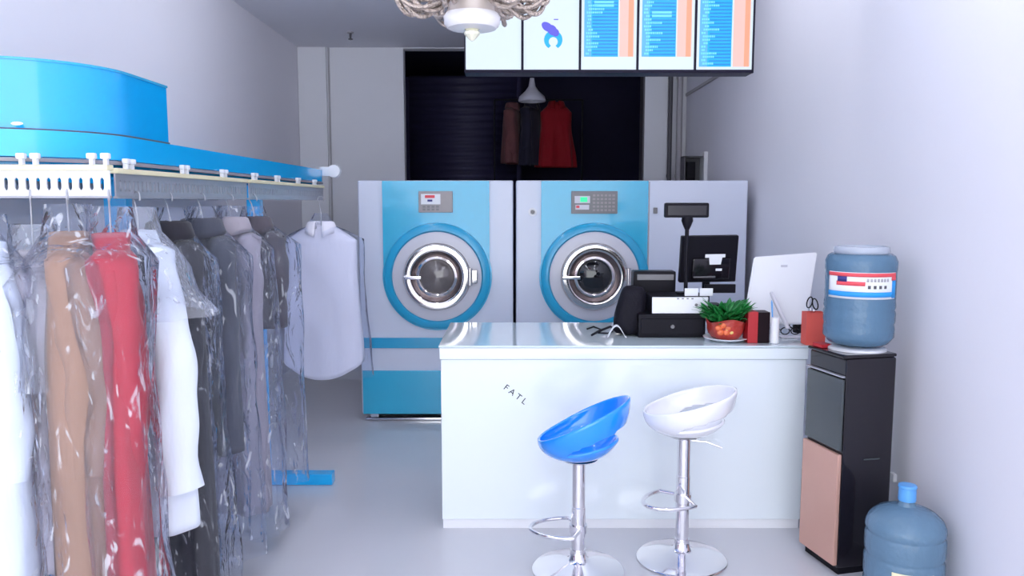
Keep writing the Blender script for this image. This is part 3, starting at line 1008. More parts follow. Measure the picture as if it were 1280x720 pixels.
# white receipt printer on the drawer
yp = yd + .02
t = thing('receipt_printer', 'white fronted receipt printer lying on the black cash drawer', 'printer', (P(850, 392, yp).x, yp, dz1))
px0, px1 = P(815, 380, yp).x, P(885, 380, yp).x
pz1 = P(850, 371, yp).z
MB().box(px0, px1, yp + .006, yp + .24, dz1 + .0008, pz1, bevel=.004).build('case', M['black'], t)
MB().box(px0, px1, yp - .006, yp + .0055, dz1 + .003, pz1 - .002, bevel=.002).build('front_plate', M['white'], t)
mb = MB()
for i in range(4):
    mb.box(P(846 + i * 6, 372, yp).x, P(848.5 + i * 6, 372, yp).x, yp - .008, yp - .0055, pz1 - .012, pz1 - .006)
mb.build('button', M['panelgrey'], t, smooth=False)
MB().lathe([(.008, -.009), (.008, -.0058)], (P(870, 380, yp).x, yp, P(870, 381, yp).z), axis='y', n=14).build('lamp', M['panelgrey'], t)
for a, b, lab in ((857.5, 874.5, 'white card standing on the receipt printer, left of two'), (876.5, 893, 'white card standing on the receipt printer, right of two')):
    tag(MB().box(P(a, 365, yp).x, P(b, 365, yp).x, yp + .03, yp + .036, pz1 + .0008, P(870, 360.5, yp + .03).z, bevel=.001).build('card', M['paper']), lab, 'card', 'white cards on the receipt printer')

# black box left behind on the drawer
yb = yd + .26
t = thing('label_printer', 'low black box printer left of the till screen', 'printer', (P(825, 360, yb).x, yb, dz1))
MB().box(dx0 + .01, P(845, 350, yb).x, yb, yb + .095, dz1 + .0008, P(825, 339, yb).z, bevel=.008).build('case', M['black'], t)
MB().box(dx0 + .03, P(842, 350, yb).x, yb - .004, yb - .0003, P(825, 350, yb).z, P(825, 343, yb).z, bevel=.001).build('paper_slot', M['panelgrey'], t)

# till screen seen from behind
ym = yd + .27
t = thing('till_screen', 'black till touchscreen seen from behind with a white patch', 'monitor', (P(880, 360, ym).x, ym, dz1))
tilt = math.radians(10)
mz0, mz1 = P(880, 352, ym).z, P(880, 293, ym).z
mxa, mxb = P(848, 320, ym).x, P(920, 320, ym).x
Rm = Matrix.Translation(((mxa + mxb) / 2, ym, mz0)) @ Matrix.Rotation(tilt, 4, 'X') @ Matrix.Rotation(math.radians(4), 4, 'Z')
hw, hh = (mxb - mxa) / 2, mz1 - mz0
MB().box(-hw, hw, -.016, .016, 0, hh, bevel=.006).xf(Rm).build('screen_case', M['black'], t)
MB().box(-hw * .62, hw * .72, -.045, -.0165, .02, hh * .55, bevel=.012).xf(Rm).build('rear_housing', M['blackgloss'], t)
sh = hh
MB().prism([(-.005, sh * .42), (.056, sh * .42), (.062, sh * .57), (.078, sh * .57), (.078, sh * .64), (-.032, sh * .64), (-.032, sh * .57), (-.010, sh * .57)], -.049, -.0455, 'y').xf(Rm).build('white_patch', M['paper'], t, smooth=False)
MB().box(.03, .065, -.049, -.0455, sh * .28, sh * .33, bevel=.001).xf(Rm).build('white_label', M['paper'], t)
MB().box(-.09, .03, -.053, -.0455, sh * .14, sh * .17, bevel=.001).xf(Rm).build('port_strip', M['panelgrey'], t)
cxm = (mxa + mxb) / 2
MB().tube([(cxm, ym - .01, mz0 + .10), (cxm, ym + .015, mz0 + .02), (cxm, ym + .01, dz1 + .02)], .022, n=12).box(cxm - .11, cxm + .085, ym - .03, ym + .085, dz1 + .0008, dz1 + .02, bevel=.006).build('stand', M['black'], t)
MB().box(P(880, 356, ym).x, P(919, 356, ym).x, ym - .015, ym - .003, P(900, 366, ym).z, P(900, 355, ym).z, bevel=.004).build('card_reader', M['black'], t)

# customer pole display
yo = yd + .15
t = thing('pole_display', 'black customer display on a thin pole above the till', 'customer display', (P(858, 372, yo).x, yo, pz1))
pxx = P(858.5, 300, yo).x
MB().tube([(pxx, yo, pz1 + .012), (pxx, yo, P(858, 282, yo).z)], .0105, n=14).build('pole', M['black'], t)
MB().lathe([(.012, P(858, 287, yo).z), (.020, P(858, 283, yo).z), (.031, P(858, 276, yo).z), (.028, P(858, 271, yo).z)], (pxx, yo, 0), n=20).build('neck', M['black'], t)
MB().box(P(830.5, 263, yo).x, P(885.5, 263, yo).x, yo - .022, yo + .022, P(858, 272, yo).z, P(858, 253.5, yo).z, bevel=.008).build('head', M['black'], t)
MB().box(P(834, 263, yo).x, P(882, 263, yo).x, yo - .025, yo - .0215, P(858, 269, yo).z, P(858, 257, yo).z, bevel=.001).build('display_window', M['blackgloss'], t)
MB().box(pxx - .05, pxx + .05, yo - .03, yo + .03, pz1 + .0008, pz1 + .012, bevel=.004).build('foot', M['black'], t)

# black bag left of the drawer
yg = ytop(421) + .05
mb = MB()
c0 = P(785, 421, yg)
rings = []
prof = [(0.0, .082, .075), (.03, .090, .08), (.08, .086, .075), (.14, .080, .065), (.20, .074, .055), (.24, .060, .045), (.262, .034, .025)]
for q, rx, ry in prof:
    ring = []
    for k in range(40):
        a = 2 * PI * k / 40
        p = Vector((c0.x + .008 + q * .08 + rx * math.cos(a), yg + .04 + ry * math.sin(a), ZT + .0008 + q))
        nv = noise.noise_vector(p * 14)
        if q > 0:
            p += Vector((nv.x, nv.y, 0)) * .018
        ring.append(p)
    rings.append(ring)
mb.loft(rings, True, True, True)
t = thing('handbag', 'slouched black bag leaning against the left side of the till', 'bag', (c0.x, yg, ZT))
mb.build('body', M['blackcloth'], t, subsurf=1)
MB().tube([(c0.x - .06, yg - .03, ZT + .02), (c0.x - .10, yg - .05, ZT + .055), (c0.x - .16, yg - .05, ZT + .03), (c0.x - .20, yg - .045, ZT + .007)], .006, n=8).build('strap', M['blackcloth'], t)
mb = MB()
rings = []
for i in range(18):
    q = i / 17
    x = P(758 + 24 * q, 410, yg - .06).x
    z = ZT + .004 + .06 * math.sin(PI * min(1, q * 1.05)) ** 1.2
    rings.append([(x, yg - .105, z), (x, yg - .085, z + .006)])
mb.loft(rings, close=False)
tag(mb.build('ribbon', M['paper'], solid=.002), 'crumpled white ribbon in front of the black bag on the counter', 'ribbon')
# black cable
pts = [P(734, 412, ytop(412)), P(742, 409, ytop(409)), P(752, 413, ytop(413)), P(748, 417, ytop(417)), P(760, 417.5, ytop(417.5)), P(768, 414, ytop(414))]
pp = []
for i in range(len(pts) - 1):
    for k in range(5):
        pp.append(pts[i].lerp(pts[i + 1], k / 5))
tag(MB().tube([(p.x, p.y, ZT + .004) for p in pp], .004, n=8).build('cable', M['black']), 'thin black cable curled on the counter top left of the bag', 'cable')
# potted plant
yq = ytop(430) + .105
xq = P(907, 425, yq).x
t = thing('saucer', 'white oval saucer under the orange red flower pot', 'saucer', (xq, yq, ZT))
MB().lathe([(.06, .0), (.075, .002), (.112, .016), (.114, .020), (.108, .019), (.07, .007), (.001, .006)], (xq, yq, ZT + .0006), n=40, cap1=False).build('dish', M['white'], t)
t = thing('potted_plant', 'small bushy green plant in an orange red pot', 'plant', (xq, yq, ZT + .008))
mb = MB()
rings = []
zp = ZT + .0085
for q, r in ((0, .050), (.008, .068), (.03, .085), (.055, .093), (.075, .094), (.092, .100), (.102, .103), (.098, .093), (.07, .085), (.06, .02)):
    rings.append([(xq + r * (1 + .045 * math.sin(5 * a + 9 * q) * (q > .005)) * math.cos(a), yq + r * math.sin(a), zp + q + .010 * math.sin(3 * a) * (q > .08)) for a in [2 * PI * k / 60 for k in range(60)]])
mb.loft(rings, True, True, True)
pot = mb.build('pot', M['pot'], t)
mb = MB()
for (du, dv, r) in ((914, 409, .010), (915, 416, .010), (909, 413, .007)):
    p = P(du, dv, yq - .094)
    mb.ball((p.x, yq - .088, p.z), r, 1, .6, 1, n=8)
mb.build('flower_print', M['potgold'], pot)
mb = MB()
for k in range(5):
    a = PI / 2 + 2 * PI * k / 5
    p = P(905, 412, yq - .094)
    mb.ball((p.x + .026 * math.cos(a), yq - .086, p.z + .020 * math.sin(a)), .020, .9, .45, .75, n=8)
mb.build('flower_petals', M['potflower'], pot)
mb = MB()
rnd = random.Random(3)
for i in range(230):
    a = rnd.uniform(0, 2 * PI)
    rr = .075 * math.sqrt(rnd.random())
    reach = rnd.uniform(.05, .125)
    b0 = Vector((xq + rr * math.cos(a) * .9, yq + rr * math.sin(a) * .8, zp + .075 + rnd.uniform(0, .05)))
    d = Vector((math.cos(a) * rnd.uniform(.5, 1.1) + .10, math.sin(a) * .8, rnd.uniform(.15, 1.0) + (.35 if math.cos(a) > .3 else 0))).normalized()
    sd = d.cross(Vector((rnd.uniform(-.4, .4), rnd.uniform(-.4, .4), 1))).normalized()
    L, w = reach * 1.05, rnd.uniform(.010, .019)
    up = sd.cross(d)
    v = [b0, b0 + d * L * .4 + sd * w + up * .004, b0 + d * L * .8 + sd * w * .7, b0 + d * L - up * .006, b0 + d * L * .8 - sd * w * .7, b0 + d * L * .4 - sd * w + up * .004]
    mb._add(v, [(0, 1, 5), (1, 2, 4, 5), (2, 3, 4)])
fo = mb.build('foliage', M['leaf'], t, solid=.001)

# red and black box
yr = ytop(429)
t = thing('tea_box', 'dark red upright box with a black side, right of the plant', 'box', (P(950, 428, yr).x, yr, ZT))
rz1 = P(950, 390, yr).z
MB().box(P(935, 410, yr).x, P(947.5, 410, yr).x, yr, yr + .09, ZT + .0006, rz1, bevel=.002).build('red_side', M['redbox'], t)
MB().box(P(947.7, 410, yr).x, P(962.5, 410, yr).x, yr + .002, yr + .09, ZT + .0006, rz1 - .002, bevel=.002).build('black_side', M['brownbox'], t)
# white slim canister
yw = ytop(430)
t = thing('pen_holder', 'slim white upright canister beside the dark red box', 'pen holder', (P(968, 430, yw + .02).x, yw + .02, ZT))
xw = P(968.5, 420, yw + .02).x
MB().lathe([(.020, .0), (.021, .004), (.020, .130), (.017, .132), (.016, .03)], (xw, yw + .022, ZT + .0006), n=28).build('tube', M['white'], t)
tag(MB().tube([(xw - .008, yw + .018, ZT + .034), (xw - .020, yw + .022, ZT + .205)], .004, n=8).tube([(xw - .020, yw + .022, ZT + .205), (xw - .0215, yw + .0225, ZT + .218)], [.004, .001], n=8)
    .build('pen', M['cap']), 'pale blue pen standing in the slim white canister', 'pen')

# white monitor back
t = thing('monitor', 'white tilted monitor seen from behind at the right end of the counter', 'monitor', (P(976, 400, 4.32).x, 4.32, ZT))
A, B, C, D = P(943, 321, 4.36), P(1022, 315, 4.36), P(1008, 405, 4.24), P(929, 405, 4.24)
nrm = (B - A).cross(D - A).normalized()
if nrm.y > 0:
    nrm = -nrm
mb = MB()
q1 = [A, B, C, D]
q2 = [p - nrm * .022 for p in q1]
mb._add(q1 + q2, [(0, 1, 2, 3), (7, 6, 5, 4), (0, 4, 5, 1), (1, 5, 6, 2), (2, 6, 7, 3), (3, 7, 4, 0)])
bmesh.ops.bevel(mb.bm, geom=list(mb.bm.edges), offset=.006, segments=2, affect='EDGES')
case = mb.build('rear_case', M['white'], t)
lg = A.lerp(B, .5).lerp(D.lerp(C, .5), .17) + nrm * .002
MB().box(-.018, .018, -.001, .0015, -.006, .006, bevel=.001).xf(Matrix.Translation(lg)).build('logo', M['silver_disc'], case)
s0, s1 = P(967, 372, 4.20), P(985, 411, 4.12)
MB().tube([s0 + Vector((0, .035, .02)), s0, s1], [.010, .012, .012], n=10).build('support_arm', M['silver_disc'], t)
MB().box(P(975, 412, 4.12).x, P(1000, 412, 4.12).x, 4.09, 4.15, ZT + .0006, ZT + .008, bevel=.003).build('foot', M['silver_disc'], t)

# spectacles and mug
yy = ytop(418)
t = thing('spectacles', 'black rimmed spectacles lying in front of the white monitor', 'spectacles', (P(986, 418, yy).x, yy, ZT))
mb = MB()
xs = P(986, 416, yy).x
for sx in (-1, 1):
    mb.tube([(xs + sx * .027 + .023 * math.cos(a), yy - .02, ZT + .022 + .018 * math.sin(a)) for a in [2 * PI * k / 24 for k in range(24)]], .003, n=6, closed=True)
mb.tube([(xs - .006, yy - .02, ZT + .026), (xs + .006, yy - .02, ZT + .026)], .003, n=6)
mb.build('rims', M['black'], t)
for sx in (-1, 1):
    MB().tube([(xs + sx * .05, yy - .02, ZT + .026), (xs + sx * .052, yy + .02, ZT + .028)], .0028, n=6).build('temple', M['black'], t)
ym2 = ytop(417)
xm = P(1001, 405, ym2).x
t = thing('mug', 'small black mug between the white monitor and the salmon box', 'mug', (xm, ym2 + .03, ZT))
MB().lathe([(.026, .0006), (.030, .006), (.031, .085), (.028, .086), (.027, .012), (.001, .010)], (xm, ym2 + .035, ZT), n=28, cap1=False).build('body', M['blackgloss'], t)
MB().tube([(xm - .03, ym2 + .03, ZT + .07), (xm - .05, ym2 + .03, ZT + .062), (xm - .052, ym2 + .03, ZT + .035), (xm - .03, ym2 + .03, ZT + .022)], .0045, n=8).build('handle', M['blackgloss'], t)

# salmon box at the counter's corner and scissors in it
ys = ytop(432) + .008
t = thing('pencil_box', 'salmon red open box standing at the right corner of the counter', 'box', (P(1021, 432, ys).x - .03, ys, ZT))
sx0, sx1 = P(1008, 410, ys).x, P(1034, 410, ys).x - .0
sx1 = min(sx1, cx1 + .08)
sz1 = P(1020, 391, ys).z
mb = MB()
mb.box(sx0, sx1, ys, ys + .004, ZT + .0006, sz1).box(sx0, sx1, ys + .066, ys + .07, ZT + .0006, sz1)
mb.box(sx0, sx0 + .004, ys + .004, ys + .066, ZT + .0006, sz1).box(sx1 - .004, sx1, ys + .004, ys + .066, ZT + .0006, sz1)
mb.box(sx0 + .004, sx1 - .004, ys + .004, ys + .066, ZT + .0006, ZT + .005)
mb.build('sleeve', M['salmon'], t, smooth=False)
t = thing('scissors', 'black handled scissors standing in the salmon red box', 'scissors', (P(1014, 385, ys).x, ys + .03, ZT + .006))
mb = MB()
pa = P(1012, 378, ys + .03)
pb2 = P(1019, 380, ys + .03)
for pcn, aa in ((pa, .2), (pb2, -.25)):
    mb.tube([(pcn.x + .013 * math.cos(a) + .006 * math.sin(a) * aa * 4, ys + .03, pcn.z + .027 * math.sin(a)) for a in [2 * PI * k / 24 for k in range(24)]], .0032, n=6, closed=True)
mb.build('handles', M['black'], t)
MB().tube([(pa.x + .006, ys + .03, pa.z - .027), (pa.x + .016, ys + .03, ZT + .02)], .003, n=6).tube([(pb2.x - .004, ys + .033, pb2.z - .027), (pb2.x - .010, ys + .033, ZT + .02)], .003, n=6).build('blades', M['chrome'], t)

# ============================================================ BAR STOOLS
def stool_seat(R, hf, hb):
    nT, nS = 96, 30
    mb = MB()
    bm = mb.bm
    grid = []
    for i in range(nT):
        th = 2 * PI * i / nT
        B = (.5 + .5 * math.cos(th))
        h = hf + (hb - hf) * B ** 1.15
        rad = R * (1 + .16 * B)
        row = []
        for j in range(nS + 1):
            q = .04 + .96 * j / nS
            r = rad * math.sin(q * PI / 2) ** .80
            z = h * (1 - math.cos(q * PI / 2) ** .85)
            if B > .3 and q > .66:      # back band bows outward above the slot
                r += .012 * (q - .66) / .34 * B
            row.append(bm.verts.new((r * math.cos(th), r * math.sin(th), z)))
        grid.append(row)
    ctr = bm.verts.new((0, 0, 0))
    for i in range(nT):
        k = (i + 1) % nT
        bm.faces.new((ctr, grid[i][0], grid[k][0]))
        th = 2 * PI * (i + .5) / nT
        thd = abs((math.degrees(th) + 180) % 360 - 180)
        for j in range(nS):
            q = .04 + .96 * (j + .5) / nS
            wid = .17 * max(0, math.cos(math.radians(thd) * .92)) ** .5 if thd < 96 else 0
            if wid and .60 < q < .60 + wid:
                continue
            bm.faces.new((grid[i][j], grid[k][j], grid[k][j + 1], grid[i][j + 1]))
    return mb


def bar_stool(label, x, y, z_seat, R, hf, hb, yaw, m, foot_z, foot_yaw, lever_yaw):
    t = thing('bar_stool', label, 'bar stool', (x, y, 0), 'bar stools before the counter')
    seat = stool_seat(R, hf, hb).xf(Matrix.Translation((x, y, z_seat)) @ Matrix.Rotation(yaw, 4, 'Z')).build('seat', m, t, solid=.014, subsurf=1, angle=60)
    MB().lathe([(.205, .001), (.207, .006), (.200, .012), (.13, .028), (.06, .045), (.040, .060), (.034, .085), (.0335, .10)], (x, y, 0), n=56).build('base', M['chrome'], t)
    zc = max(foot_z - .05, .16)
    MB().lathe([(.030, .095), (.030, zc), (.034, zc + .001), (.034, zc + .02), (.032, zc + .022), (.032, foot_z + .10), (.030, foot_z + .102), (.0295, z_seat - .02), (.07, z_seat - .012), (.085, z_seat - .002)], (x, y, 0), n=28).build('column', M['chrome'], t)
    # D-shaped foot rest
    pts = []
    fw, fd = .115, .20
    for i in range(29):
        a = -PI * .5 * 1.0 + PI * i / 28
        pts.append((.035 + fd * math.cos(a) * .9, fw * math.sin(a), 0))
    pts = [(0.0, -fw * .35, .0)] + pts + [(0.0, fw * .35, .0)]
    MB().tube(pts, .009, n=10).lathe([(.040, -.018), (.040, .018)], (0, 0, 0), n=24).xf(Matrix.Translation((x, y, foot_z)) @ Matrix.Rotation(foot_yaw, 4, 'Z')).build('foot_rest', M['chrome'], t)
    MB().tube([(.02, 0, -.03), (.10, 0, -.035), (.17, 0, -.06)], .005, n=8).xf(Matrix.Translation((x, y, z_seat)) @ Matrix.Rotation(lever_yaw, 4, 'Z')).build('height_lever', M['chrome'], t)
    return t


y1 = 3.45
bar_stool('bright blue bar stool with a scooped seat and chrome foot', P(723, 640, y1).x, y1, P(723, 572, y1).z, .178, .085, .285, H(-14), M['stoolblue'], P(700, 660, y1).z, H(180), H(80))
y2 = 3.56
bar_stool('white bar stool with a scooped seat beside the blue one', P(853, 640, y2).x, y2, P(853, 542, y2).z, .182, .105, .220, H(-12), M['stoolwhite'], P(840, 621, y2).z, H(212), H(-8))

# ======================================================= WATER DISPENSER
ang = math.atan2(3.43 - 3.68, 1.455 - 1.385)     # direction of the front face
dl = Vector((1.475, 3.435, 0))
t = thing('water_dispenser', 'tall black water dispenser with a rose gold lower door', 'water dispenser', (1.533, 3.55, 0), None, H(13))
# local frame: front faces -x, width along y
W2, D2, HT = .135, .125, .975
MB().box(-D2, D2, -W2, W2, .03, HT, bevel=.010).build('body', M['blackgloss'], t, world=False)
MB().box(-D2 + .01, D2 - .01, -W2 + .01, W2 - .01, .0005, .03).build('base', M['black'], t, world=False)
MB().box(-D2 - .014, -D2 - .0003, -W2 + .004, W2 - .004, .565, .885, bevel=.005).build('glass_panel', M['darkglass'], t, world=False)
MB().box(-D2 - .016, -D2 - .0003, -W2 + .004, W2 - .004, .892, .900, bevel=.002).build('silver_line', M['zinc'], t, world=False)
dr = MB().box(-D2 - .022, -D2 - .0003, -W2 + .002, W2 - .002, .045, .552, bevel=.006).build('lower_door', M['rose'], t, world=False)
dr['label'] = 'rose gold door'
MB().box(-D2 - .014, D2, -W2 - .0, W2, HT + .0005, HT + .016, bevel=.006).build('top_plate', M['blackgloss'], t, world=False)
MB().box(-.02, .06, -W2 - .003, -W2 - .0003, .52, .526).build('side_groove', M['darkglass'], t, world=False)
MB().lathe([(.125, HT + .0165), (.125, HT + .026), (.112, HT + .032), (.05, HT + .033)], (.02, 0, 0), n=48).build('bottle_collar', M['white'], t, world=False)['label'] = 'white collar ring'

bx, by = 1.553, 3.55
HB = HT + .034
t = thing('water_bottle', 'upturned blue water bottle with a printed label on the dispenser', 'water bottle', (bx, by, HB))
BR = .150
prof = [(.085, .004), (.125, .018), (.148, .05), (BR * .99, .09), (BR * .97, .11), (BR, .125), (BR, .165), (BR * .97, .18), (BR, .195), (BR * .985, .225), (BR * .985, .36), (BR * 1.0, .375), (BR * 1.0, .41), (BR * .93, .435), (BR * .84, .445)]
bsc = (P(1075, 308, by).z - HB - .03) / .445
prof = [(r, h * bsc) for r, h in prof]
MB().lathe(prof, (bx, by, HB), n=56).build('body', M['bottle'], t)
MB().lathe([(BR * .75, prof[-1][1] + .0005), (BR * .78, prof[-1][1] + .01), (BR * .76, prof[-1][1] + .030), (BR * .68, prof[-1][1] + .032), (BR * .62, prof[-1][1] + .004)], (bx, by, HB), n=56, cap0=False, cap1=False).build('bottom_rim', M['bottletop'], t)
# printed label, wrapped around the side facing the camera
def wrap(a0, a1, z0, z1, r, name, m, parent, tilt=0.0):
    mb = MB()
    n = 24
    rings = []
    for i in range(n + 1):
        a = math.radians(a0 + (a1 - a0) * i / n)
        rings.append([(bx + r * math.cos(a), by + r * math.sin(a), HB + z0), (bx + r * math.cos(a), by + r * math.sin(a), HB + z1)])
    mb.loft(rings, close=False)
    return mb.build(name, m, parent, solid=.0008)


la0, la1 = 190, 312
lz0, lz1 = P(1075, 373, by - .1).z - HB, P(1075, 340, by - .1).z - HB
lab = wrap(la0, la1, lz0, lz1, BR + .0015, 'label', M['paper'], t)
hL = lz1 - lz0
wrap(la0, la1, lz1 - hL * .16, lz1 - hL * .02, BR + .003, 'red_band', M['paperred'], lab)
wrap(la0, la1 - 8, lz0 + hL * .08, lz0 + hL * .27, BR + .003, 'blue_band', M['paperblue'], lab)
wrap(la1 - 10, la1, lz0 + hL * .04, lz1 - hL * .28, BR + .003, 'blue_edge', M['paperblue'], lab)
wrap(la0 + 18, la0 + 64, lz0 + hL * .50, lz0 + hL * .66, BR + .003, 'red_print', M['paperred'], lab)
wrap(la0 + 20, la0 + 36, lz0 + hL * .64, lz0 + hL * .84, BR + .0035, 'dark_print', M['paperdark'], lab)
wrap(la1 - 12, la1, lz1 - hL * .30, lz1 - hL * .1, BR + .0035, 'red_print', M['paperred'], lab)
for i in range(7):
    a = la0 + 66 + i * 5.6
    wrap(a, a + 3.6, lz0 + hL * .66, lz0 + hL * .78, BR + .003, 'small_print', M['pipe'], lab)
for i in range(4):
    a = la0 + 68 + i * 9
    wrap(a, a + 4.5, lz0 + hL * .40, lz0 + hL * .52, BR + .003, 'small_print', M['pipedark'], lab)
# red packet lying on the dispenser below the salmon box
xp, ypk = 1.425, 3.60
tag(MB().box(-.035, .02, -.03, .04, HT + .0168, HT + .034, bevel=.003).xf(Matrix.Translation((xp, ypk, 0)) @ Matrix.Rotation(H(13), 4, 'Z')).build('packet', M['redbox']),
    'small dark red packet lying on the dispenser top beside the bottle', 'packet')

# spare bottle on the floor
b2x, b2y, b2r = 1.60, 3.13, .152
t = thing('water_bottle', 'spare blue water bottle standing upright on the floor by the wall', 'water bottle', (b2x, b2y, 0))
prof = [(.10, .0006), (.135, .006), (b2r, .03), (b2r, .10), (b2r * .965, .112), (b2r * .965, .122), (b2r, .134), (b2r, .205), (b2r * .965, .217), (b2r * .965, .228), (b2r, .24), (b2r * 1.0, .30), (b2r * .965, .312), (b2r * .965, .32), (b2r, .332),
        (b2r * .98, .352), (b2r * .90, .378), (b2r * .72, .402), (b2r * .45, .420), (.036, .428), (.030, .438), (.030, .455)]
MB().lathe(prof, (b2x, b2y, 0), n=56).build('body', M['bottle2'], t)
MB().lathe([(.033, .448), (.034, .452), (.033, .500), (.036, .503), (.034, .512), (.02, .515)], (b2x, b2y, 0), n=32).build('cap', M['cap'], t)
mb = MB()
rings = []
for i in range(15):
    a = math.radians(228 + 60 * i / 14)
    rings.append([(b2x + (b2r + .002) * math.cos(a), b2y + (b2r + .002) * math.sin(a), .145), (b2x + (b2r + .002) * math.cos(a), b2y + (b2r + .002) * math.sin(a), .198)])
mb.loft(rings, close=False)
mb.build('label', M['yellow'], t, solid=.0008)

# ============================================================ MENU SIGN
YS = 4.25
t = thing('menu_lightbox', 'backlit five panel price list sign hanging under the ceiling', 'sign', (P(761, 50, YS).x, YS, P(760, 92, YS).z))
ZS = lambda v: P(700, v, YS).z
XS = lambda u, v=50: (u - 640) * (P(740, 60, YS).x / 100.0)
sx0, sx1 = XS(580.5), XS(942)
zs0, zs1 = ZS(91.5), 3.02
MB().box(sx0, sx1, YS + .006, YS + .12, zs0, zs1, bevel=.004).build('housing', M['frame'], t)
us = [580.5, 653, 725, 797, 869, 942]
mb = MB()
for u in us[1:-1]:
    mb.box(XS(u) - .0055, XS(u) + .0055, YS - .012, YS + .0055, zs0, zs1, bevel=.002)
mb.box(sx0, sx0 + .006, YS - .012, YS + .0055, zs0, zs1).box(sx1 - .008, sx1, YS - .012, YS + .0055, zs0, zs1)
mb.box(sx0, sx1, YS - .014, YS + .0055, zs0, ZS(87.5), bevel=.002).box(sx0, sx1, YS - .012, YS + .0055, zs1 - .02, zs1)
mb.build('frame', M['frame'], t, smooth=False)
for i in range(5):
    u0, u1 = us[i] + 1.6, us[i + 1] - 1.6
    pan = MB().box(XS(u0), XS(u1), YS - .002, YS + .0055, ZS(87), zs1 - .021).build('panel', M['lit_white'], t, smooth=False)

    def strip(ua, ub, v0, v1, m, name, d=.0):
        MB().box(XS(ua), XS(ub), YS - .0035 - d, YS - .0022 - d, v1, v0).build(name, m, pan, smooth=False)
    if i == 1:
        # blue crescent ring with a purple swirl above it
        cx_, cz2 = XS(691.5), ZS(50)
        k = XS(1) - XS(0)
        mb = MB()
        poly = []
        for q in range(40):
            a = H(-60) + H(300) * q / 39
            poly.append((cx_ + 11.5 * k * math.cos(a), cz2 + 11.5 * k * math.sin(a)))
        for q in range(40):
            a = H(240) - H(300) * q / 39
            poly.append((cx_ + 5.6 * k * math.cos(a), cz2 - 2.2 * k + 5.6 * k * math.sin(a)))
        mb.prism(poly, YS - .0045, YS - .0022, 'y')
        mb.build('blue_mark', M['lit_blue'], pan, smooth=False)
        mb = MB()
        for (du, dv, rx, ry, an) in ((684, 34, 8, 5, -35), (690, 38, 7, 5.5, -50), (694, 41, 5, 4.5, -50)):
            c = (XS(du), ZS(dv))
            mb.prism([(c[0] + k * (rx * math.cos(a) * math.cos(H(an)) - ry * math.sin(a) * math.sin(H(an))), c[1] + k * (rx * math.cos(a) * math.sin(H(an)) + ry * math.sin(a) * math.cos(H(an))))
                      for a in [2 * PI * q / 28 for q in range(28)]], YS - .0065 - .0008 * du / 700, YS - .0048, 'y')
        mb.box(XS(692), XS(697.5), YS - .0065, YS - .0048, ZS(25.2), ZS(24))
        mb.build('purple_mark', M['lit_purple'], pan, smooth=False)
    if i >= 2:
        rnd = random.Random(40 + i)
        vb = 83.5 if i == 4 else 71
        ua, ub = us[i] + 5, us[i] + (47.5 if i < 4 else 45)
        zt_ = zs1 - .10
        strip(ua, ub, ZS(vb), zt_, M['lit_blue'], 'blue_field')
        strip(ua, ua + (9 if i < 4 else 10), ZS(vb), zt_, M['lit_pale'], 'pale_column', .0015)
        strip(ub + (1.5 if i < 4 else 2), us[i + 1] - 5, ZS(vb), zt_, M['lit_salmon'], 'salmon_column')
        strip(us[i + 1] - 12, us[i + 1] - 6, ZS(vb), zt_, M['lit_orange'], 'orange_column', .0015)
        mbd, mbt = MB(), MB()
        z = ZS(vb) + .008
        step = ZS(0) - ZS(4.3)
        r = 0
        while z < zt_ - .012:
            x0_ = XS(ua + (10 if i < 4 else 12))
            mbd.box(x0_, XS(ub - .8), YS - .0058, YS - .0037, z, z + step * .42)
            nl = rnd.choice((0, 0, 1, 2, 3))
            uu = ua + 2 + rnd.uniform(0, 4)
            for q in range(2 + nl * 2):
                w_ = rnd.uniform(1.2, 2.6)
                if uu + w_ > ub - 2:
                    break
                mbt.box(XS(uu), XS(uu + w_), YS - .0078, YS - .0060, z + step * .12, z + step * .72)
                uu += w_ + .6
            if r in (11, 12) and i == 3 or r in (14, 15) and i == 2:
                mbt.box(XS(ua + 12), XS(ub - 6), YS - .0078, YS - .0060, z + step * .1, z + step * .8)
            z += step
            r += 1
        mbd.build('price_row', M['lit_darkblue'], pan, smooth=False)
        mbt.build('price_text', M['lit_text'], pan, smooth=False)
for xx in (sx0 + .2, sx1 - .2):
    MB().lathe([(.006, zs1), (.006, ZC - .006), (.03, ZC - .006), (.03, ZC - .0005)], (xx, YS + .06, 0), n=12).build('hanging_rod', M['chrome'], t)

# ============================================================ CHANDELIER
yh = 2.90
ch0 = P(590, 20, yh)
hx, hy = ch0.x, yh
zd0, zd1 = P(590, 29, yh - .1).z, P(590, 9, yh - .1).z
t = thing('chandelier', 'ornate antique silver chandelier with a white centre disc', 'chandelier', (hx, hy, zd0 - .04))
MB().lathe([(.045, zd0), (.085, zd0 + .003), (.098, zd0 + .018), (.100, zd1 - .012), (.092, zd1), (.06, zd1 + .002)], (hx, hy, 0), n=56).build('disc', M['cream'], t)
M['beige'] = mat('beige_enamel', (0.56, 0.48, 0.44), 0.3, noise_amt=0.05)
MB().lathe([(.004, zd0 - .040), (.012, zd0 - .034), (.027, zd0 - .018), (.029, zd0 - .010), (.022, zd0 - .003), (.028, zd0 - .0005)], (hx, hy, 0), n=10).build('finial', M['creamglass'], t, angle=15)
MB().lathe([(.080, zd1 + .0005), (.080, zd1 + .14), (.06, zd1 + .16), (.035, zd1 + .20), (.05, zd1 + .25), (.02, zd1 + .30), (.012, zd1 + .36), (.012, ZC - .05), (.06, ZC - .03), (.065, ZC - .0005)], (hx, hy, 0), n=40).build('column', M['beige'], t)
rnd = random.Random(5)
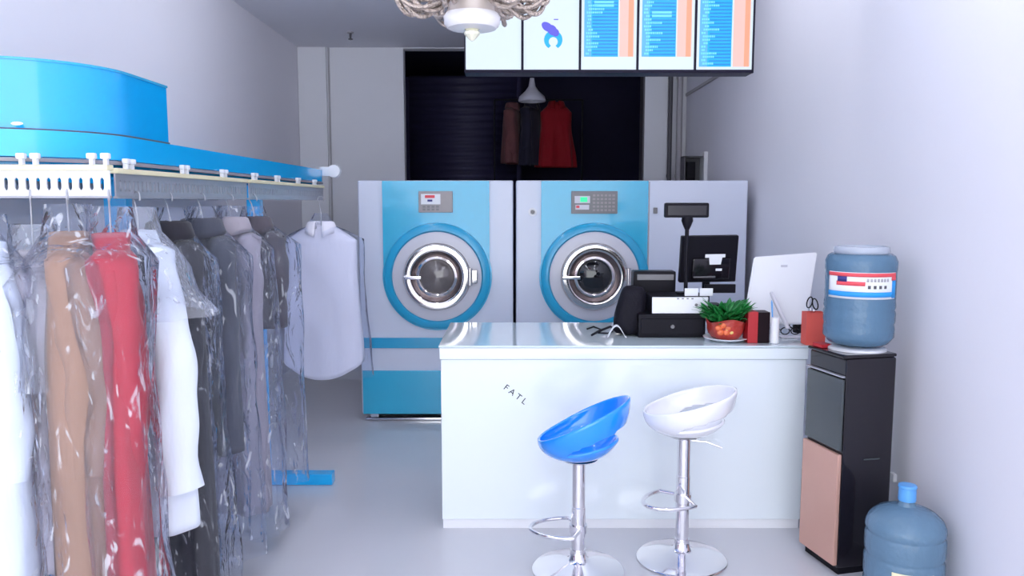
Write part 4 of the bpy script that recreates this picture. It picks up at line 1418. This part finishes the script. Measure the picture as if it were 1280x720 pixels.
for i in range(6):
    a = H([176, 120, 62, 8, -48, -118][i])
    arm = MB()
    prof = [(.075, .03), (.10, -.005), (.145, -.030), (.195, -.034), (.240, -.014), (.268, .022), (.275, .065), (.258, .10), (.225, .112), (.200, .092), (.205, .066), (.222, .060)]
    pts = []
    for j in range(len(prof) - 1):
        for k in range(6):
            q = k / 6
            # catmull-rom through the profile
            p0, p1, p2, p3 = prof[max(j - 1, 0)], prof[j], prof[j + 1], prof[min(j + 2, len(prof) - 1)]
            f = lambda c: .5 * ((2 * p1[c]) + (-p0[c] + p2[c]) * q + (2 * p0[c] - 5 * p1[c] + 4 * p2[c] - p3[c]) * q * q + (-p0[c] + 3 * p1[c] - 3 * p2[c] + p3[c]) * q ** 3)
            pts.append((f(0), 0, f(1)))
    n = len(pts)
    # bowed leaf body with a rope-twisted rim
    rad = [.010 + .018 * math.sin(PI * min(1, j / (n * .72))) ** 1.2 for j in range(n)]
    arm.tube(pts, .009, n=10)
    for ph in (0, PI / 2, PI, 3 * PI / 2):
        arm.tube([(p[0] + 0, (rad[j] + .004) * .8 * math.cos(j * .20 + ph), p[2] + (rad[j] + .004) * math.sin(j * .20 + ph)) for j, p in enumerate(pts)], .0085, n=8)
    for s_ in (-1, 1):
        arm.tube([(p[0] * .96 + .004, s_ * (rad[j] + .010), p[2] - .004) for j, p in enumerate(pts[:int(n * .8)])], .007, n=6)
    Ma = Matrix.Translation((hx, hy, zd1 + .058)) @ Matrix.Rotation(a, 4, 'Z')
    ao = arm.xf(Ma).build('arm', M['gold'], t)
    MB().lathe([(.008, .10), (.038, .115), (.045, .13), (.020, .135)], (.265, 0, 0), n=24).xf(Ma).build('cup', M['gold'], ao)
    MB().lathe([(.014, .1355), (.014, .23)], (.265, 0, 0), n=16).xf(Ma).build('candle', M['cream'], ao)
    MB().lathe([(.012, .2305), (.020, .25), (.016, .28), (.003, .31)], (.265, 0, 0), n=16).xf(Ma).build('bulb', M['lit_bulb'], ao)
p = P(625, 30, 2.70)

# ================================================================= LIGHT
w = bpy.data.worlds.new('world')
sc.world = w
w.use_nodes = True
bg = w.node_tree.nodes['Background']
bg.inputs['Color'].default_value = (0.90, 0.95, 1.0, 1)
bg.inputs['Strength'].default_value = 3.2

vs = sc.view_settings
vs.view_transform = 'Standard'
vs.look = 'None'
vs.gamma = 1.0
vs.exposure = 0.37
vs.use_curve_mapping = False
sc.cycles.use_denoising = True
sc.cycles.max_bounces = 10
sc.cycles.diffuse_bounces = 5
sc.cycles.transparent_max_bounces = 24
sc.cycles.sample_clamp_indirect = 6.0
sc.cycles.caustics_reflective = False
sc.cycles.caustics_refractive = False
